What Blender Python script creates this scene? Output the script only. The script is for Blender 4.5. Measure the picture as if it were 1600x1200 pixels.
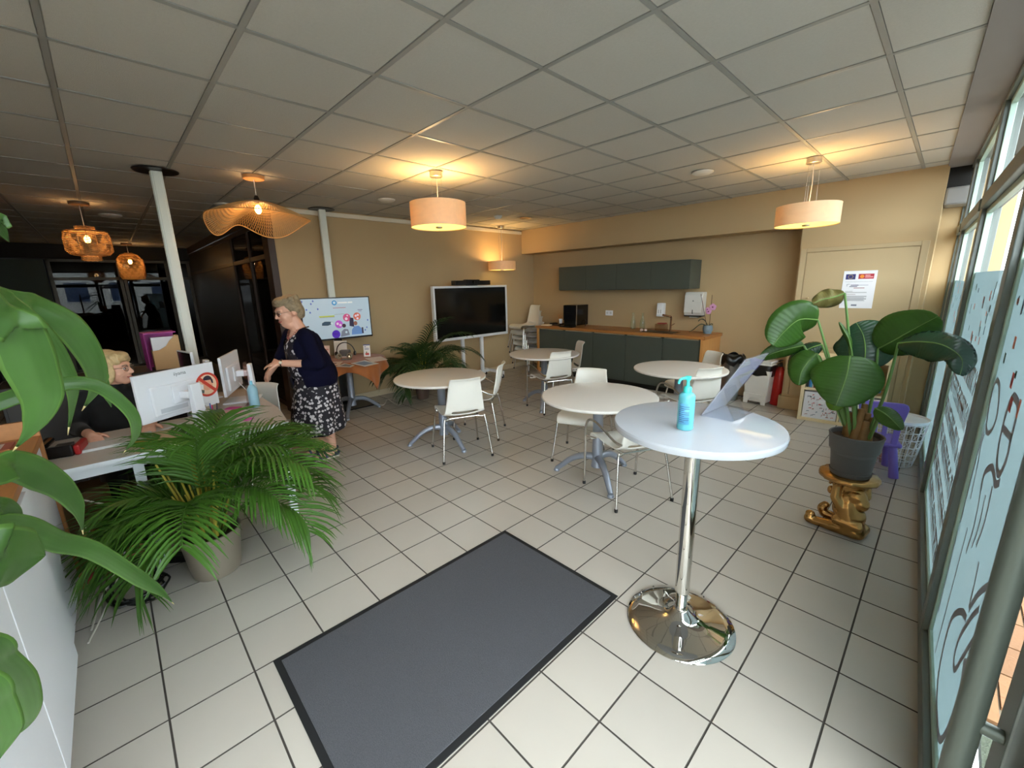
import bpy, bmesh, math, random
import numpy as np
from mathutils import Vector, Matrix, noise as mnoise

for o in list(bpy.data.objects):
    bpy.data.objects.remove(o)
SC = bpy.context.scene
COL = SC.collection
PI = math.pi
R = math.radians
random.seed(7)

# ------------------------------------------------------------------ camera
CAM_H = 1.64
YAW, PIT, ROL = -0.80793, 0.2307, -0.02339
def cam_basis():
    cy, sy = math.cos(YAW), math.sin(YAW); cp, sp = math.cos(PIT), math.sin(PIT)
    f = Vector((sy*cp, cy*cp, -sp)); r = Vector((cy, -sy, 0)); u = r.cross(f)
    cr, sr = math.cos(ROL), math.sin(ROL)
    return cr*r+sr*u, -sr*r+cr*u, f
CR, CU, CF = cam_basis()
cam = bpy.data.cameras.new('camera')
cam.sensor_width = 36.0; cam.lens = 649.43*36/1600; cam.clip_start = 0.02; cam.clip_end = 300
co = bpy.data.objects.new('camera', cam); COL.objects.link(co)
m = Matrix((CR, CU, -CF)).transposed().to_4x4(); m.translation = Vector((0, 0, CAM_H))
co.matrix_world = m
SC.camera = co
FPX = 649.43
def ray(x, y): return CR*((x-800)/FPX) - CU*((y-600)/FPX) + CF
def at_range(x, y, d):
    v = ray(x, y); return Vector((0, 0, CAM_H)) + v*(d/math.hypot(v.x, v.y))
def at_z(x, y, z):
    v = ray(x, y); return Vector((0, 0, CAM_H)) + v*((z-CAM_H)/v.z)
def proj(p):
    q = Vector(p)-Vector((0, 0, CAM_H)); d = q.dot(CF)
    if d < .02: return (-9999, -9999)
    return (800+FPX*q.dot(CR)/d, 600-FPX*q.dot(CU)/d)

# ------------------------------------------------------------------ world, exposure
w = bpy.data.worlds.new('sky'); SC.world = w; w.use_nodes = True
nt = w.node_tree; bg = nt.nodes['Background']
bg.inputs['Color'].default_value = (0.86, 0.93, 1.0, 1); bg.inputs['Strength'].default_value = 9.6
vs = SC.view_settings
SC.display_settings.display_device = 'sRGB'
vs.view_transform = 'Standard'; vs.look = 'None'; vs.gamma = 1.0; vs.exposure = 0.42; vs.use_curve_mapping = False
cy_ = SC.cycles
cy_.max_bounces = 7; cy_.diffuse_bounces = 4; cy_.glossy_bounces = 3; cy_.transmission_bounces = 5; cy_.transparent_max_bounces = 16
cy_.sample_clamp_indirect = 6.0; cy_.caustics_reflective = False; cy_.caustics_refractive = False
cy_.use_denoising = True; cy_.use_light_tree = False; cy_.transparent_max_bounces = 12

# ------------------------------------------------------------------ materials
def lin(c):
    return tuple(((v/255)/12.92 if v/255 <= .04045 else ((v/255+.055)/1.055)**2.4) for v in c)
MATS = {}
def mat(name, rgb, rough=.5, metal=0., var=.06, vscale=8., bump=0., bscale=60., emit=None, estr=0., trans=0., alpha=1., spec=.5, coat=0., rand=0., translucent=0., sheen=0.):
    if name in MATS: return MATS[name]
    M = bpy.data.materials.new(name); M.use_nodes = True
    n = M.node_tree.nodes; l = M.node_tree.links
    b = n['Principled BSDF']; out = n['Material Output']
    c = lin(rgb)
    b.inputs['Roughness'].default_value = rough; b.inputs['Metallic'].default_value = metal
    b.inputs['Specular IOR Level'].default_value = spec
    if coat: b.inputs['Coat Weight'].default_value = coat; b.inputs['Coat Roughness'].default_value = .06
    if sheen: b.inputs['Sheen Weight'].default_value = sheen
    if trans: b.inputs['Transmission Weight'].default_value = trans
    tc = n.new('ShaderNodeTexCoord'); nz = n.new('ShaderNodeTexNoise')
    nz.inputs['Scale'].default_value = vscale; nz.inputs['Detail'].default_value = 3
    l.new(tc.outputs['Object'], nz.inputs['Vector'])
    mx = n.new('ShaderNodeMix'); mx.data_type = 'RGBA'
    mx.inputs['A'].default_value = tuple(v*(1-var) for v in c)+(1,)
    mx.inputs['B'].default_value = tuple(min(1, v*(1+var)) for v in c)+(1,)
    l.new(nz.outputs['Fac'], mx.inputs['Factor'])
    colout = mx.outputs['Result']
    if rand:
        oi = n.new('ShaderNodeObjectInfo'); hs = n.new('ShaderNodeHueSaturation')
        mr = n.new('ShaderNodeMapRange'); mr.inputs['To Min'].default_value = 1-rand; mr.inputs['To Max'].default_value = 1+rand
        l.new(oi.outputs['Random'], mr.inputs['Value']); l.new(mr.outputs['Result'], hs.inputs['Value'])
        l.new(colout, hs.inputs['Color']); colout = hs.outputs['Color']
    l.new(colout, b.inputs['Base Color'])
    if bump:
        nb = n.new('ShaderNodeTexNoise'); nb.inputs['Scale'].default_value = bscale; nb.inputs['Detail'].default_value = 4
        l.new(tc.outputs['Object'], nb.inputs['Vector'])
        bp = n.new('ShaderNodeBump'); bp.inputs['Strength'].default_value = bump; bp.inputs['Distance'].default_value = .01
        l.new(nb.outputs['Fac'], bp.inputs['Height']); l.new(bp.outputs['Normal'], b.inputs['Normal'])
    if emit is not None:
        b.inputs['Emission Color'].default_value = lin(emit)+(1,); b.inputs['Emission Strength'].default_value = estr; M.cycles.emission_sampling = 'NONE'
    if translucent:
        tr = n.new('ShaderNodeBsdfTranslucent'); l.new(colout, tr.inputs['Color'])
        ms = n.new('ShaderNodeMixShader'); ms.inputs[0].default_value = translucent
        l.new(b.outputs[0], ms.inputs[1]); l.new(tr.outputs[0], ms.inputs[2]); l.new(ms.outputs[0], out.inputs['Surface'])
    if alpha < 1:
        src = out.inputs['Surface'].links[0].from_socket
        tp = n.new('ShaderNodeBsdfTransparent'); ms = n.new('ShaderNodeMixShader'); ms.inputs[0].default_value = alpha
        l.new(tp.outputs[0], ms.inputs[1]); l.new(src, ms.inputs[2]); l.new(ms.outputs[0], out.inputs['Surface'])
    MATS[name] = M
    return M

def thin_glass(name, tint=(1, 1, 1), refl=.6, rough=0.0, dark=1.0, ior=1.45):
    if name in MATS: return MATS[name]
    M = bpy.data.materials.new(name); M.use_nodes = True
    n = M.node_tree.nodes; l = M.node_tree.links
    n.remove(n['Principled BSDF']); out = n['Material Output']
    tp = n.new('ShaderNodeBsdfTransparent'); tp.inputs['Color'].default_value = tuple(t*dark for t in tint)+(1,)
    gl = n.new('ShaderNodeBsdfGlossy'); gl.inputs['Roughness'].default_value = rough
    f0 = ((ior-1)/(ior+1))**2
    lw = n.new('ShaderNodeLayerWeight'); lw.inputs['Blend'].default_value = .5
    pw = n.new('ShaderNodeMath'); pw.operation = 'POWER'; pw.inputs[1].default_value = 5
    l.new(lw.outputs['Facing'], pw.inputs[0])
    mu = n.new('ShaderNodeMath'); mu.operation = 'MULTIPLY_ADD'; mu.inputs[1].default_value = (1-f0)*min(refl, 1)*.8; mu.inputs[2].default_value = f0*refl
    l.new(pw.outputs[0], mu.inputs[0])
    ms = n.new('ShaderNodeMixShader'); l.new(mu.outputs[0], ms.inputs[0]); l.new(tp.outputs[0], ms.inputs[1]); l.new(gl.outputs[0], ms.inputs[2])
    l.new(ms.outputs[0], out.inputs['Surface'])
    MATS[name] = M
    return M

def film_mat(name, rgb, opacity):
    """self-adhesive frosted film: scatters most daylight through, lets a little view pass"""
    if name in MATS: return MATS[name]
    M = bpy.data.materials.new(name); M.use_nodes = True
    n = M.node_tree.nodes; l = M.node_tree.links
    n.remove(n['Principled BSDF']); out = n['Material Output']
    tp = n.new('ShaderNodeBsdfTransparent'); tr = n.new('ShaderNodeBsdfTranslucent'); df = n.new('ShaderNodeBsdfDiffuse')
    nz = n.new('ShaderNodeTexNoise'); nz.inputs['Scale'].default_value = 3
    mx = n.new('ShaderNodeMix'); mx.data_type = 'RGBA'
    c = lin(rgb); mx.inputs['A'].default_value = tuple(v*.93 for v in c)+(1,); mx.inputs['B'].default_value = c+(1,)
    l.new(nz.outputs['Fac'], mx.inputs['Factor'])
    l.new(mx.outputs['Result'], tr.inputs['Color']); l.new(mx.outputs['Result'], df.inputs['Color'])
    m1 = n.new('ShaderNodeMixShader'); m1.inputs[0].default_value = .30
    l.new(tr.outputs[0], m1.inputs[1]); l.new(df.outputs[0], m1.inputs[2])
    m2 = n.new('ShaderNodeMixShader'); m2.inputs[0].default_value = opacity
    l.new(tp.outputs[0], m2.inputs[1]); l.new(m1.outputs[0], m2.inputs[2]); l.new(m2.outputs[0], out.inputs['Surface'])
    MATS[name] = M
    return M

def wood_mat(name, rgb, scale=6., axis='X', rough=.45, contrast=.25, translucent=0.):
    if name in MATS: return MATS[name]
    M = mat(name, rgb, rough=rough, var=.0, translucent=translucent)
    n = M.node_tree.nodes; l = M.node_tree.links
    mx = [x for x in n if x.bl_idname == 'ShaderNodeMix'][0]
    nz = [x for x in n if x.bl_idname == 'ShaderNodeTexNoise'][0]
    mp = n.new('ShaderNodeMapping'); tc = [x for x in n if x.bl_idname == 'ShaderNodeTexCoord'][0]
    sc = {'X': (.6, 9, 9), 'Y': (9, .6, 9), 'Z': (9, 9, .6)}[axis]
    mp.inputs['Scale'].default_value = sc
    l.new(tc.outputs['Object'], mp.inputs['Vector']); l.new(mp.outputs['Vector'], nz.inputs['Vector'])
    nz.inputs['Scale'].default_value = scale; nz.inputs['Detail'].default_value = 5
    c = lin(rgb)
    mx.inputs['A'].default_value = tuple(v*(1-contrast) for v in c)+(1,); mx.inputs['B'].default_value = tuple(min(1, v*(1+contrast)) for v in c)+(1,)
    return M

# ------------------------------------------------------------------ mesh building
class MB:
    def __init__(s): s.v = []; s.f = []
    def add(s, vs, fs):
        k = len(s.v); s.v += [tuple(p) for p in vs]; s.f += [tuple(i+k for i in f) for f in fs]; return s
    def box(s, x0, x1, y0, y1, z0, z1):
        return s.add([(x0,y0,z0),(x1,y0,z0),(x1,y1,z0),(x0,y1,z0),(x0,y0,z1),(x1,y0,z1),(x1,y1,z1),(x0,y1,z1)],
                     [(0,3,2,1),(4,5,6,7),(0,1,5,4),(1,2,6,5),(2,3,7,6),(3,0,4,7)])
    def cbox(s, c, d): return s.box(c[0]-d[0]/2, c[0]+d[0]/2, c[1]-d[1]/2, c[1]+d[1]/2, c[2]-d[2]/2, c[2]+d[2]/2)
    def prism(s, poly, h0, h1, axis='z'):
        def P(a, b, h): return {'z': (a, b, h), 'y': (a, h, b), 'x': (h, a, b)}[axis]
        n = len(poly)
        vs = [P(a, b, h0) for a, b in poly]+[P(a, b, h1) for a, b in poly]
        fs = [tuple(range(n))[::-1], tuple(range(n, 2*n))]+[(i, (i+1) % n, n+(i+1) % n, n+i) for i in range(n)]
        return s.add(vs, fs)
    def lathe(s, prof, n=32, c=(0, 0, 0), cap=True):
        vs = []; fs = []
        for r, z in prof:
            for i in range(n):
                a = 2*PI*i/n; vs.append((c[0]+r*math.cos(a), c[1]+r*math.sin(a), c[2]+z))
        for k in range(len(prof)-1):
            for i in range(n):
                j = (i+1) % n; fs.append((k*n+i, k*n+j, (k+1)*n+j, (k+1)*n+i))
        if cap:
            if prof[0][0] > 1e-6: fs.append(tuple(range(n))[::-1])
            if prof[-1][0] > 1e-6: fs.append(tuple(range((len(prof)-1)*n, len(prof)*n)))
        return s.add(vs, fs)
    def tube(s, pts, r, n=8, cap=True):
        pts = [Vector(p) for p in pts]; k = len(pts)
        rs = r if isinstance(r, (list, tuple)) else [r]*k
        vs = []; fs = []; up = None
        for i, p in enumerate(pts):
            t = (pts[min(i+1, k-1)]-pts[max(i-1, 0)])
            if t.length < 1e-9: t = Vector((0, 0, 1))
            t.normalize()
            if up is None:
                up = Vector((0, 0, 1)) if abs(t.z) < .9 else Vector((1, 0, 0))
            a = t.cross(up)
            if a.length < 1e-6: a = t.cross(Vector((.3, .8, .5)))
            a.normalize(); b = t.cross(a).normalized(); up = -b if b.dot(-up) > 0 else b
            up = a.cross(t)
            for j in range(n):
                an = 2*PI*j/n; vs.append(p+(a*math.cos(an)+b*math.sin(an))*rs[i])
        for i in range(k-1):
            for j in range(n):
                q = (j+1) % n; fs.append((i*n+j, i*n+q, (i+1)*n+q, (i+1)*n+j))
        if cap: fs += [tuple(range(n))[::-1], tuple(range((k-1)*n, k*n))]
        return s.add(vs, fs)
    def capsule(s, p0, r0, p1, r1, n=14, m=5):
        p0 = Vector(p0); p1 = Vector(p1); d = p1-p0; L = d.length
        t = d.normalized() if L > 1e-6 else Vector((0, 0, 1))
        a = t.orthogonal().normalized(); b = t.cross(a)
        rings = []
        for i in range(m+1):
            an = PI/2*(1-i/m); rings.append((p0-t*r0*math.sin(an), r0*math.cos(an)))
        for i in range(m+1):
            an = PI/2*i/m; rings.append((p1+t*r1*math.sin(an), r1*math.cos(an)))
        vs = []; fs = []
        for c, rr in rings:
            for j in range(n):
                q = 2*PI*j/n; vs.append(c+(a*math.cos(q)+b*math.sin(q))*max(rr, 1e-5))
        for i in range(len(rings)-1):
            for j in range(n):
                q = (j+1) % n; fs.append((i*n+j, i*n+q, (i+1)*n+q, (i+1)*n+j))
        return s.add(vs, fs)
    def ell(s, c, r, n=18, m=10, M=None):
        vs = []; fs = []
        for i in range(m+1):
            th = PI*i/m
            for j in range(n):
                ph = 2*PI*j/n
                p = Vector((r[0]*math.sin(th)*math.cos(ph), r[1]*math.sin(th)*math.sin(ph), r[2]*math.cos(th)))
                if M is not None: p = M @ p
                vs.append(Vector(c)+p)
        for i in range(m):
            for j in range(n):
                q = (j+1) % n; fs.append((i*n+j, (i+1)*n+j, (i+1)*n+q, i*n+q))
        return s.add(vs, fs)
    def grid(s, P, nu, nv, closeu=False):
        vs = [P(i, j) for i in range(nu) for j in range(nv)]
        fs = [(i*nv+j, ((i+1) % nu)*nv+j, ((i+1) % nu)*nv+j+1, i*nv+j+1) for i in range(nu if closeu else nu-1) for j in range(nv-1)]
        return s.add(vs, fs)
    def mesh(s, name):
        me = bpy.data.meshes.new(name); me.from_pydata([tuple(p) for p in s.v], [], s.f); me.update(); return me

def finish(me, smooth=40, fix=True):
    if fix:
        bm = bmesh.new(); bm.from_mesh(me)
        bmesh.ops.recalc_face_normals(bm, faces=bm.faces); bm.to_mesh(me); bm.free()
    if smooth:
        me.shade_smooth()
        if smooth < 180: me.set_sharp_from_angle(angle=R(smooth))
    return me

def link(name, me, m, parent=None, smooth=40, bevel=0., loc=None, rot=None, solid=0., fix=True, seg=2):
    if isinstance(me, MB): me = finish(me.mesh(name), smooth, fix)
    o = bpy.data.objects.new(name, me); COL.objects.link(o)
    if m is not None:
        if len(me.materials) == 0: me.materials.append(m)
    if parent is not None: o.parent = parent
    if loc is not None: o.location = loc
    if rot is not None: o.rotation_euler = rot
    if solid:
        md = o.modifiers.new('thickness', 'SOLIDIFY'); md.thickness = solid; md.offset = 0
    if bevel:
        md = o.modifiers.new('bevel', 'BEVEL'); md.width = bevel; md.segments = seg; md.limit_method = 'ANGLE'; md.angle_limit = R(40)
    return o
def tag(o, label, cat, group=None):
    o['label'] = label; o['category'] = cat
    if group: o['group'] = group
    return o
def thing(name, label, cat, loc=(0, 0, 0), rz=0., group=None):
    o = bpy.data.objects.new(name, None); COL.objects.link(o); o.empty_display_size = .1
    o.location = loc; o.rotation_euler = (0, 0, rz)
    return tag(o, label, cat, group)
def struct(name, mb, m, **k):
    o = link(name, mb, m, **k); o['kind'] = 'structure'; return o
def struct_empty(name, loc=(0, 0, 0), rz=0.):
    o = bpy.data.objects.new(name, None); COL.objects.link(o); o.location = loc; o.rotation_euler = (0, 0, rz); o['kind'] = 'structure'; o.empty_display_size = .1
    return o
def kids(o): return [c for c in bpy.data.objects if c.parent == o]
def dup(root, loc, rz, label, group=None, skip=()):
    def cp(o, par):
        c = o.copy(); COL.objects.link(c); c.parent = par
        for ch in kids(o):
            if ch.name.split('.')[0] not in skip: cp(ch, c)
        return c
    r = cp(root, None); r.location = loc; r.rotation_euler = (0, 0, rz); r['label'] = label
    if group: r['group'] = group
    return r
def blob(name, elems, voxel, m, parent=None, smooth_it=6, cut=None, loc=None):
    """one continuous surface grown from overlapping tapered limbs and ellipsoids"""
    b = MB()
    for e in elems:
        if e[0] == 'c': b.capsule(e[1], e[2], e[3], e[4])
        else: b.ell(e[1], e[2], M=e[3] if len(e) > 3 else None)
    me = b.mesh(name+'_raw'); t = bpy.data.objects.new('tmp', me); COL.objects.link(t)
    md = t.modifiers.new('r', 'REMESH'); md.mode = 'VOXEL'; md.voxel_size = voxel
    if smooth_it:
        ms = t.modifiers.new('s', 'SMOOTH'); ms.iterations = smooth_it; ms.factor = .5
    dg = bpy.context.evaluated_depsgraph_get()
    ev = t.evaluated_get(dg); out = bpy.data.meshes.new_from_object(ev)
    bpy.data.objects.remove(t); bpy.data.meshes.remove(me)
    if cut:
        bm = bmesh.new(); bm.from_mesh(out)
        dead = [f for f in bm.faces if cut(f.calc_center_median())]
        bmesh.ops.delete(bm, geom=dead, context='FACES'); bm.to_mesh(out); bm.free()
    out.name = name; out.shade_smooth()
    return link(name, out, m, parent, loc=loc)
def text_mesh(txt, size, extrude=.0004, align='CENTER', bold=False):
    c = bpy.data.curves.new('txt', 'FONT'); c.body = txt; c.size = size; c.extrude = extrude; c.align_x = align; c.align_y = 'CENTER'; c.resolution_u = 3
    if bold: c.offset = size*.02
    t = bpy.data.objects.new('tmp', c); COL.objects.link(t)
    ev = t.evaluated_get(bpy.context.evaluated_depsgraph_get())
    me = bpy.data.meshes.new_from_object(ev); bpy.data.objects.remove(t)
    me.materials.clear()
    return me
def ring_poly(cx, cy, r, n=24, a0=0, a1=2*PI): return [(cx+r*math.cos(a0+(a1-a0)*i/n), cy+r*math.sin(a0+(a1-a0)*i/n)) for i in range(n)]
def stroke2(pts, wd):
    """flat strip polygon quads along a 2-D path: returns list of quads"""
    q = []
    pts = [Vector((p[0], p[1])) for p in pts]
    L = []; Rr = []
    for i, p in enumerate(pts):
        t = (pts[min(i+1, len(pts)-1)]-pts[max(i-1, 0)]).normalized(); nrm = Vector((-t.y, t.x))
        ww = wd[i] if isinstance(wd, (list, tuple)) else wd
        L.append(p+nrm*ww/2); Rr.append(p-nrm*ww/2)
    return [(Rr[i], Rr[i+1], L[i+1], L[i]) for i in range(len(pts)-1)]
def bez(p, n=12):
    """Catmull-Rom through points"""
    p = [Vector(q) for q in p]; out = []
    for i in range(len(p)-1):
        a = p[max(i-1, 0)]; b = p[i]; c = p[i+1]; d = p[min(i+2, len(p)-1)]
        for k in range(n):
            t = k/n
            out.append(.5*((2*b)+(c-a)*t+(2*a-5*b+4*c-d)*t*t+(3*b-a-3*c+d)*t**3))
    out.append(p[-1]); return out
# ================================================================== STRUCTURE
H = 2.70
M_wall = mat('wall_paint_beige', (190, 164, 124), rough=.75, var=.03, vscale=2, bump=.03, bscale=120, spec=.25)
M_tile = mat('floor_tile_greige', (184, 176, 165), rough=.32, var=.035, vscale=5, rand=.035, bump=.015, bscale=25, spec=.45)
M_grout = mat('grout_dark', (84, 78, 72), rough=.9, var=.1, vscale=40)
M_ctile = mat('ceiling_tile_mineral', (199, 195, 186), rough=.95, var=.05, vscale=70, rand=.02, bump=.25, bscale=220, spec=.1)
M_cgrid = mat('ceiling_grid_steel', (156, 155, 149), rough=.45, var=.02)
M_dark = mat('recess_shade', (24, 22, 20), rough=.8)
M_white = mat('white_lacquer', (236, 237, 238), rough=.35, var=.02)
M_black = mat('black_plastic', (18, 18, 20), rough=.35, var=.05)
M_alu = mat('window_frame_grey', (112, 118, 114), rough=.4, metal=.25, var=.04)
M_alu2 = mat('glazing_bead_green', (166, 188, 174), rough=.35, metal=.2, var=.04)
M_dwood = mat('dark_brown_frame', (58, 38, 26), rough=.45, var=.15, vscale=5)

# ---- floor
SX, SY, FX0, FY0 = .3012, .2981, -.699, 1.092
floor = struct('floor', MB().box(-13.4, .26, -2.6, 6.9, -.12, -.005), M_grout, smooth=0)
def tile_mesh(name, sx, sy, t=.006):
    g = .0030; b = .0008; x = sx/2-g; y = sy/2-g
    v = [(-x,-y,-t),(x,-y,-t),(x,y,-t),(-x,y,-t),(-x,-y,-b),(x,-y,-b),(x,y,-b),(-x,y,-b),(-x+b,-y+b,0),(x-b,-y+b,0),(x-b,y-b,0),(-x+b,y-b,0)]
    f = [(0,1,5,4),(1,2,6,5),(2,3,7,6),(3,0,4,7),(4,5,9,8),(5,6,10,9),(6,7,11,10),(7,4,8,11),(8,9,10,11)]
    me = bpy.data.meshes.new(name); me.from_pydata(v, [], f); me.materials.append(M_tile); me.materials.append(M_grout)
    for p_ in me.polygons:
        if p_.index < 8: p_.material_index = 1
    return me
TM = tile_mesh('floor_tile', SX, SY)
cells = []
for i in range(-43, 4):
    for j in range(-13, 20):
        cx, cyy = FX0+(i+.5)*SX, FY0+(j+.5)*SY
        if cx < -6.1 and cyy > 1.75: continue
        if cx < -13.3 or cyy > 6.6 or cyy < -2.5 or cx > .26-.0455*cyy+.1: continue
        px = proj((cx, cyy, 0)); vis = -60 < px[0] < 1660 and 440 < px[1] < 1290
        cells.append((0 if vis else 1, math.hypot(cx, cyy), cx, cyy))
cells.sort()
rest = MB()
for k, (nv, d, cx, cyy) in enumerate(cells):
    if k < 300 and not nv:
        o = bpy.data.objects.new('floor_tile', TM); COL.objects.link(o); o.parent = floor; o.location = (cx, cyy, 0)
    else:
        rest.add([(v.co.x+cx, v.co.y+cyy, v.co.z) for v in TM.vertices], [tuple(p.vertices) for p in TM.polygons])
o = link('floor_tile_field', rest, M_tile, floor, smooth=0, fix=False); o['kind'] = 'stuff'
o.data.materials.append(M_grout)
for p_ in o.data.polygons:
    if p_.index % 9 < 8: p_.material_index = 1

# ---- ceiling
GX, GY, CX0, CY0 = .6064, .5944, -1.600, 1.794
def ceil_edge(y): return .068-.0455*y
ceiling = struct('ceiling', MB().box(-13.4, .3, -2.6, 6.9, H+.06, H+.14), mat('ceiling_slab', (120, 118, 112), rough=.9), smooth=0)
XS = [CX0+GX*d for d in range(-20, 3)]; YS = [CY0+GY*c for c in range(-8, 8)]
def col_end(): return 6.18
ctl = []
for a in range(len(XS)):
    x0 = XS[a]; x1 = XS[a+1] if a+1 < len(XS) else None
    for b in range(-1, len(YS)):
        y0 = YS[b] if b >= 0 else -2.6; y1 = YS[b+1] if b+1 < len(YS) else 6.18
        if x1 is not None and x1 < -6.0 and y0 > 1.6: continue
        e = .013
        if x1 is None: q = [(x0+e, y0+e), (ceil_edge(y0), y0+e), (ceil_edge(y1), y1-e), (x0+e, y1-e)]
        else: q = [(x0+e, y0+e), (x1-e, y0+e), (x1-e, y1-e), (x0+e, y1-e)]
        mx, my = (q[0][0]+q[2][0])/2, (q[0][1]+q[2][1])/2
        px = proj((mx, my, H)); vis = -250 < px[0] < 1750 and -260 < px[1] < 460
        ctl.append((0 if vis else 1, math.hypot(mx, my), q, mx, my, x1 is None, y1-y0))
ctl.sort(key=lambda t: (t[0], t[1]))
def ct_mesh(q, mx, my):
    b = MB(); n = 4; d = .012
    out = [(x-mx, y-my) for x, y in q]; ins = [(x*(1-.012), y*(1-.012)) for x, y in out]
    b.add([(x, y, d) for x, y in out]+[(x, y, .003) for x, y in out]+[(x, y, 0) for x, y in ins],
          [(4,5,1,0),(5,6,2,1),(6,7,3,2),(7,4,0,3),(8,9,5,4),(9,10,6,5),(10,11,7,6),(11,8,4,7),(11,10,9,8)])
    me = b.mesh('ceiling_tile'); me.materials.append(M_ctile); return me
CT_shared = None; crest = MB(); cnt = 0
for nv, d, q, mx, my, edge, dy in ctl:
    if not edge and abs(dy-GY) < .001:
        if CT_shared is None: CT_shared = ct_mesh(q, mx, my)
        me = CT_shared
    else: me = ct_mesh(q, mx, my)
    zz = H+.003+random.uniform(-.0012, .0012)
    if cnt < 300 and not nv:
        o = bpy.data.objects.new('ceiling_tile', me); COL.objects.link(o); o.parent = ceiling; o.location = (mx, my, zz); cnt += 1
    else:
        crest.add([(v.co.x+mx, v.co.y+my, v.co.z+zz) for v in me.vertices], [tuple(p.vertices) for p in me.polygons])
o = link('ceiling_tile_field', crest, M_ctile, ceiling, smooth=0, fix=False); o['kind'] = 'stuff'
for y in YS:
    x0, x1 = (-13.3, ceil_edge(y)) if y < 1.7 else (-6.1, ceil_edge(y))
    link('grid_runner', MB().box(x0, x1, y-.012, y+.012, H-.0005, H+.03), M_cgrid, ceiling, smooth=0)
for x in XS:
    y0, y1 = (-2.6, 6.18) if x > -6.1 else (-2.6, 1.7)
    link('grid_runner', MB().box(x-.012, x+.012, y0, y1, H+.0, H+.03), M_cgrid, ceiling, smooth=0)
# angled plaster margin between grid and window head
pl = MB()
def strip(y0, y1, xa, xb, z): return [(xa-.0455*y0, y0, z), (xb-.0455*y0, y0, z), (xb-.0455*y1, y1, z), (xa-.0455*y1, y1, z)]
pl.add(strip(-2.6, 6.3, .068, .25, H-.012)+strip(-2.6, 6.3, .068, .25, H+.05), [(0,1,2,3),(7,6,5,4),(0,4,5,1),(1,5,6,2),(2,6,7,3),(3,7,4,0)])
struct('trim_1', pl, mat('plaster_margin', (140, 133, 130), rough=.7, var=.04), smooth=0)

# ---- walls
struct('wall_left', MB().box(-6.3, -6.1, 1.70, 6.72, 0, H+.05), M_wall, smooth=0)                 # wall behind the screens
struct('wall_back', MB().box(-6.3, .3, 6.52, 6.72, 0, H+.05), M_wall, smooth=0)                   # kitchenette wall
struct('trim_2', MB().box(-6.1, -1.36, 6.18, 6.52, 2.26, H+.05), M_wall, smooth=0)                # dropped beam
pier = MB().box(-1.36, -.2, 6.18, 6.52, 0, H+.05)
struct('wall_pier', pier, M_wall, smooth=0)
struct('baseboard_left', MB().box(-6.1, -6.085, 1.72, 6.52, 0, .09), mat('baseboard_beige', (205, 186, 152), rough=.5), smooth=0, bevel=.004)
struct('baseboard_back', MB().box(-1.375, -.2, 6.165, 6.18, 0, .17).box(-1.39, -1.36, 6.165, 6.52, 0, .17), M_wall, smooth=0, bevel=.004)
# service door panel set in the pier
M_panel = mat('door_panel_beige', (188, 166, 129), rough=.6, var=.02, spec=.3)
d1 = struct_empty('door_1', (-1.345, 6.18, 0))
link('door_frame', MB().box(0, .06, -.018, 0, .2, 2.0).box(1.05, 1.11, -.018, 0, .2, 2.0).box(.06, 1.05, -.018, 0, 1.955, 2.0).box(.06, 1.05, -.018, 0, .80, .83), M_panel, d1, smooth=0, bevel=.003)
link('door_leaf', MB().box(.065, 1.045, -.014, 0, .835, 1.95), M_panel, d1, smooth=0, bevel=.003)
link('door_leaf', MB().box(.065, 1.045, -.014, 0, .2, .795), M_panel, d1, smooth=0, bevel=.003)
link('door_knob', MB().lathe([(.0, 0), (.012, .002), (.013, .014), (.0, .018)], 14), mat('brass_knob', (190, 170, 130), rough=.3, metal=.9), d1, loc=(.13, -.014, 1.42), rot=(PI/2, 0, 0))
# cable trunking along the top of the left wall
struct('trim_3', MB().box(-6.1, -6.06, 1.72, 6.15, H-.075, H-.02), mat('trunking_cream', (232, 222, 200), rough=.4), smooth=0, bevel=.004)
# roller shutter box in the niche beside the pier
struct('trim_4', MB().box(-.2, .02, 6.25, 6.52, 2.33, 2.50), mat('shutter_box_grey', (150, 148, 146), rough=.35, metal=.3), smooth=0, bevel=.02)
struct('wall_niche_shade', MB().box(-.2, .02, 6.3, 6.52, 2.50, H+.05), M_dark, smooth=0)  # solid block in near-black: the recess's shade put into its colour
# corridor at the left and the wall behind the photographer
struct('wall_corridor_dimmer', MB().box(-13.4, -4.9, -1.9, -1.75, 0, H+.05), mat('corridor_brown', (58, 46, 36), rough=.7, var=.1), smooth=0)  # unseen wall added, in dark brown, to narrow and darken the corridor
struct('wall_front', MB().box(-4.9, .5, -2.75, -2.6, 0, H+.05), M_wall, smooth=0)
struct('wall_corner', MB().box(-5.05, -4.9, -2.75, -1.75, 0, H+.05), mat('tan_corner', (120, 94, 64), rough=.7), smooth=0)
struct('wall_far', MB().box(-13.7, -13.5, -1.9, 1.9, 0, H+.05), mat('far_wall_dark', (26, 26, 24), rough=.6), smooth=0)
struct('trim_5', MB().box(-13.5, -12.95, -1.75, 1.7, 2.42, H+.05), mat('far_soffit_black', (22, 20, 18), rough=.7), smooth=0)
struct('wall_return', MB().box(-6.32, -6.30, 1.62, 1.72, 0, H).box(-6.3, -6.08, 1.62, 1.70, 0, H), M_dwood, smooth=0)

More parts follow.
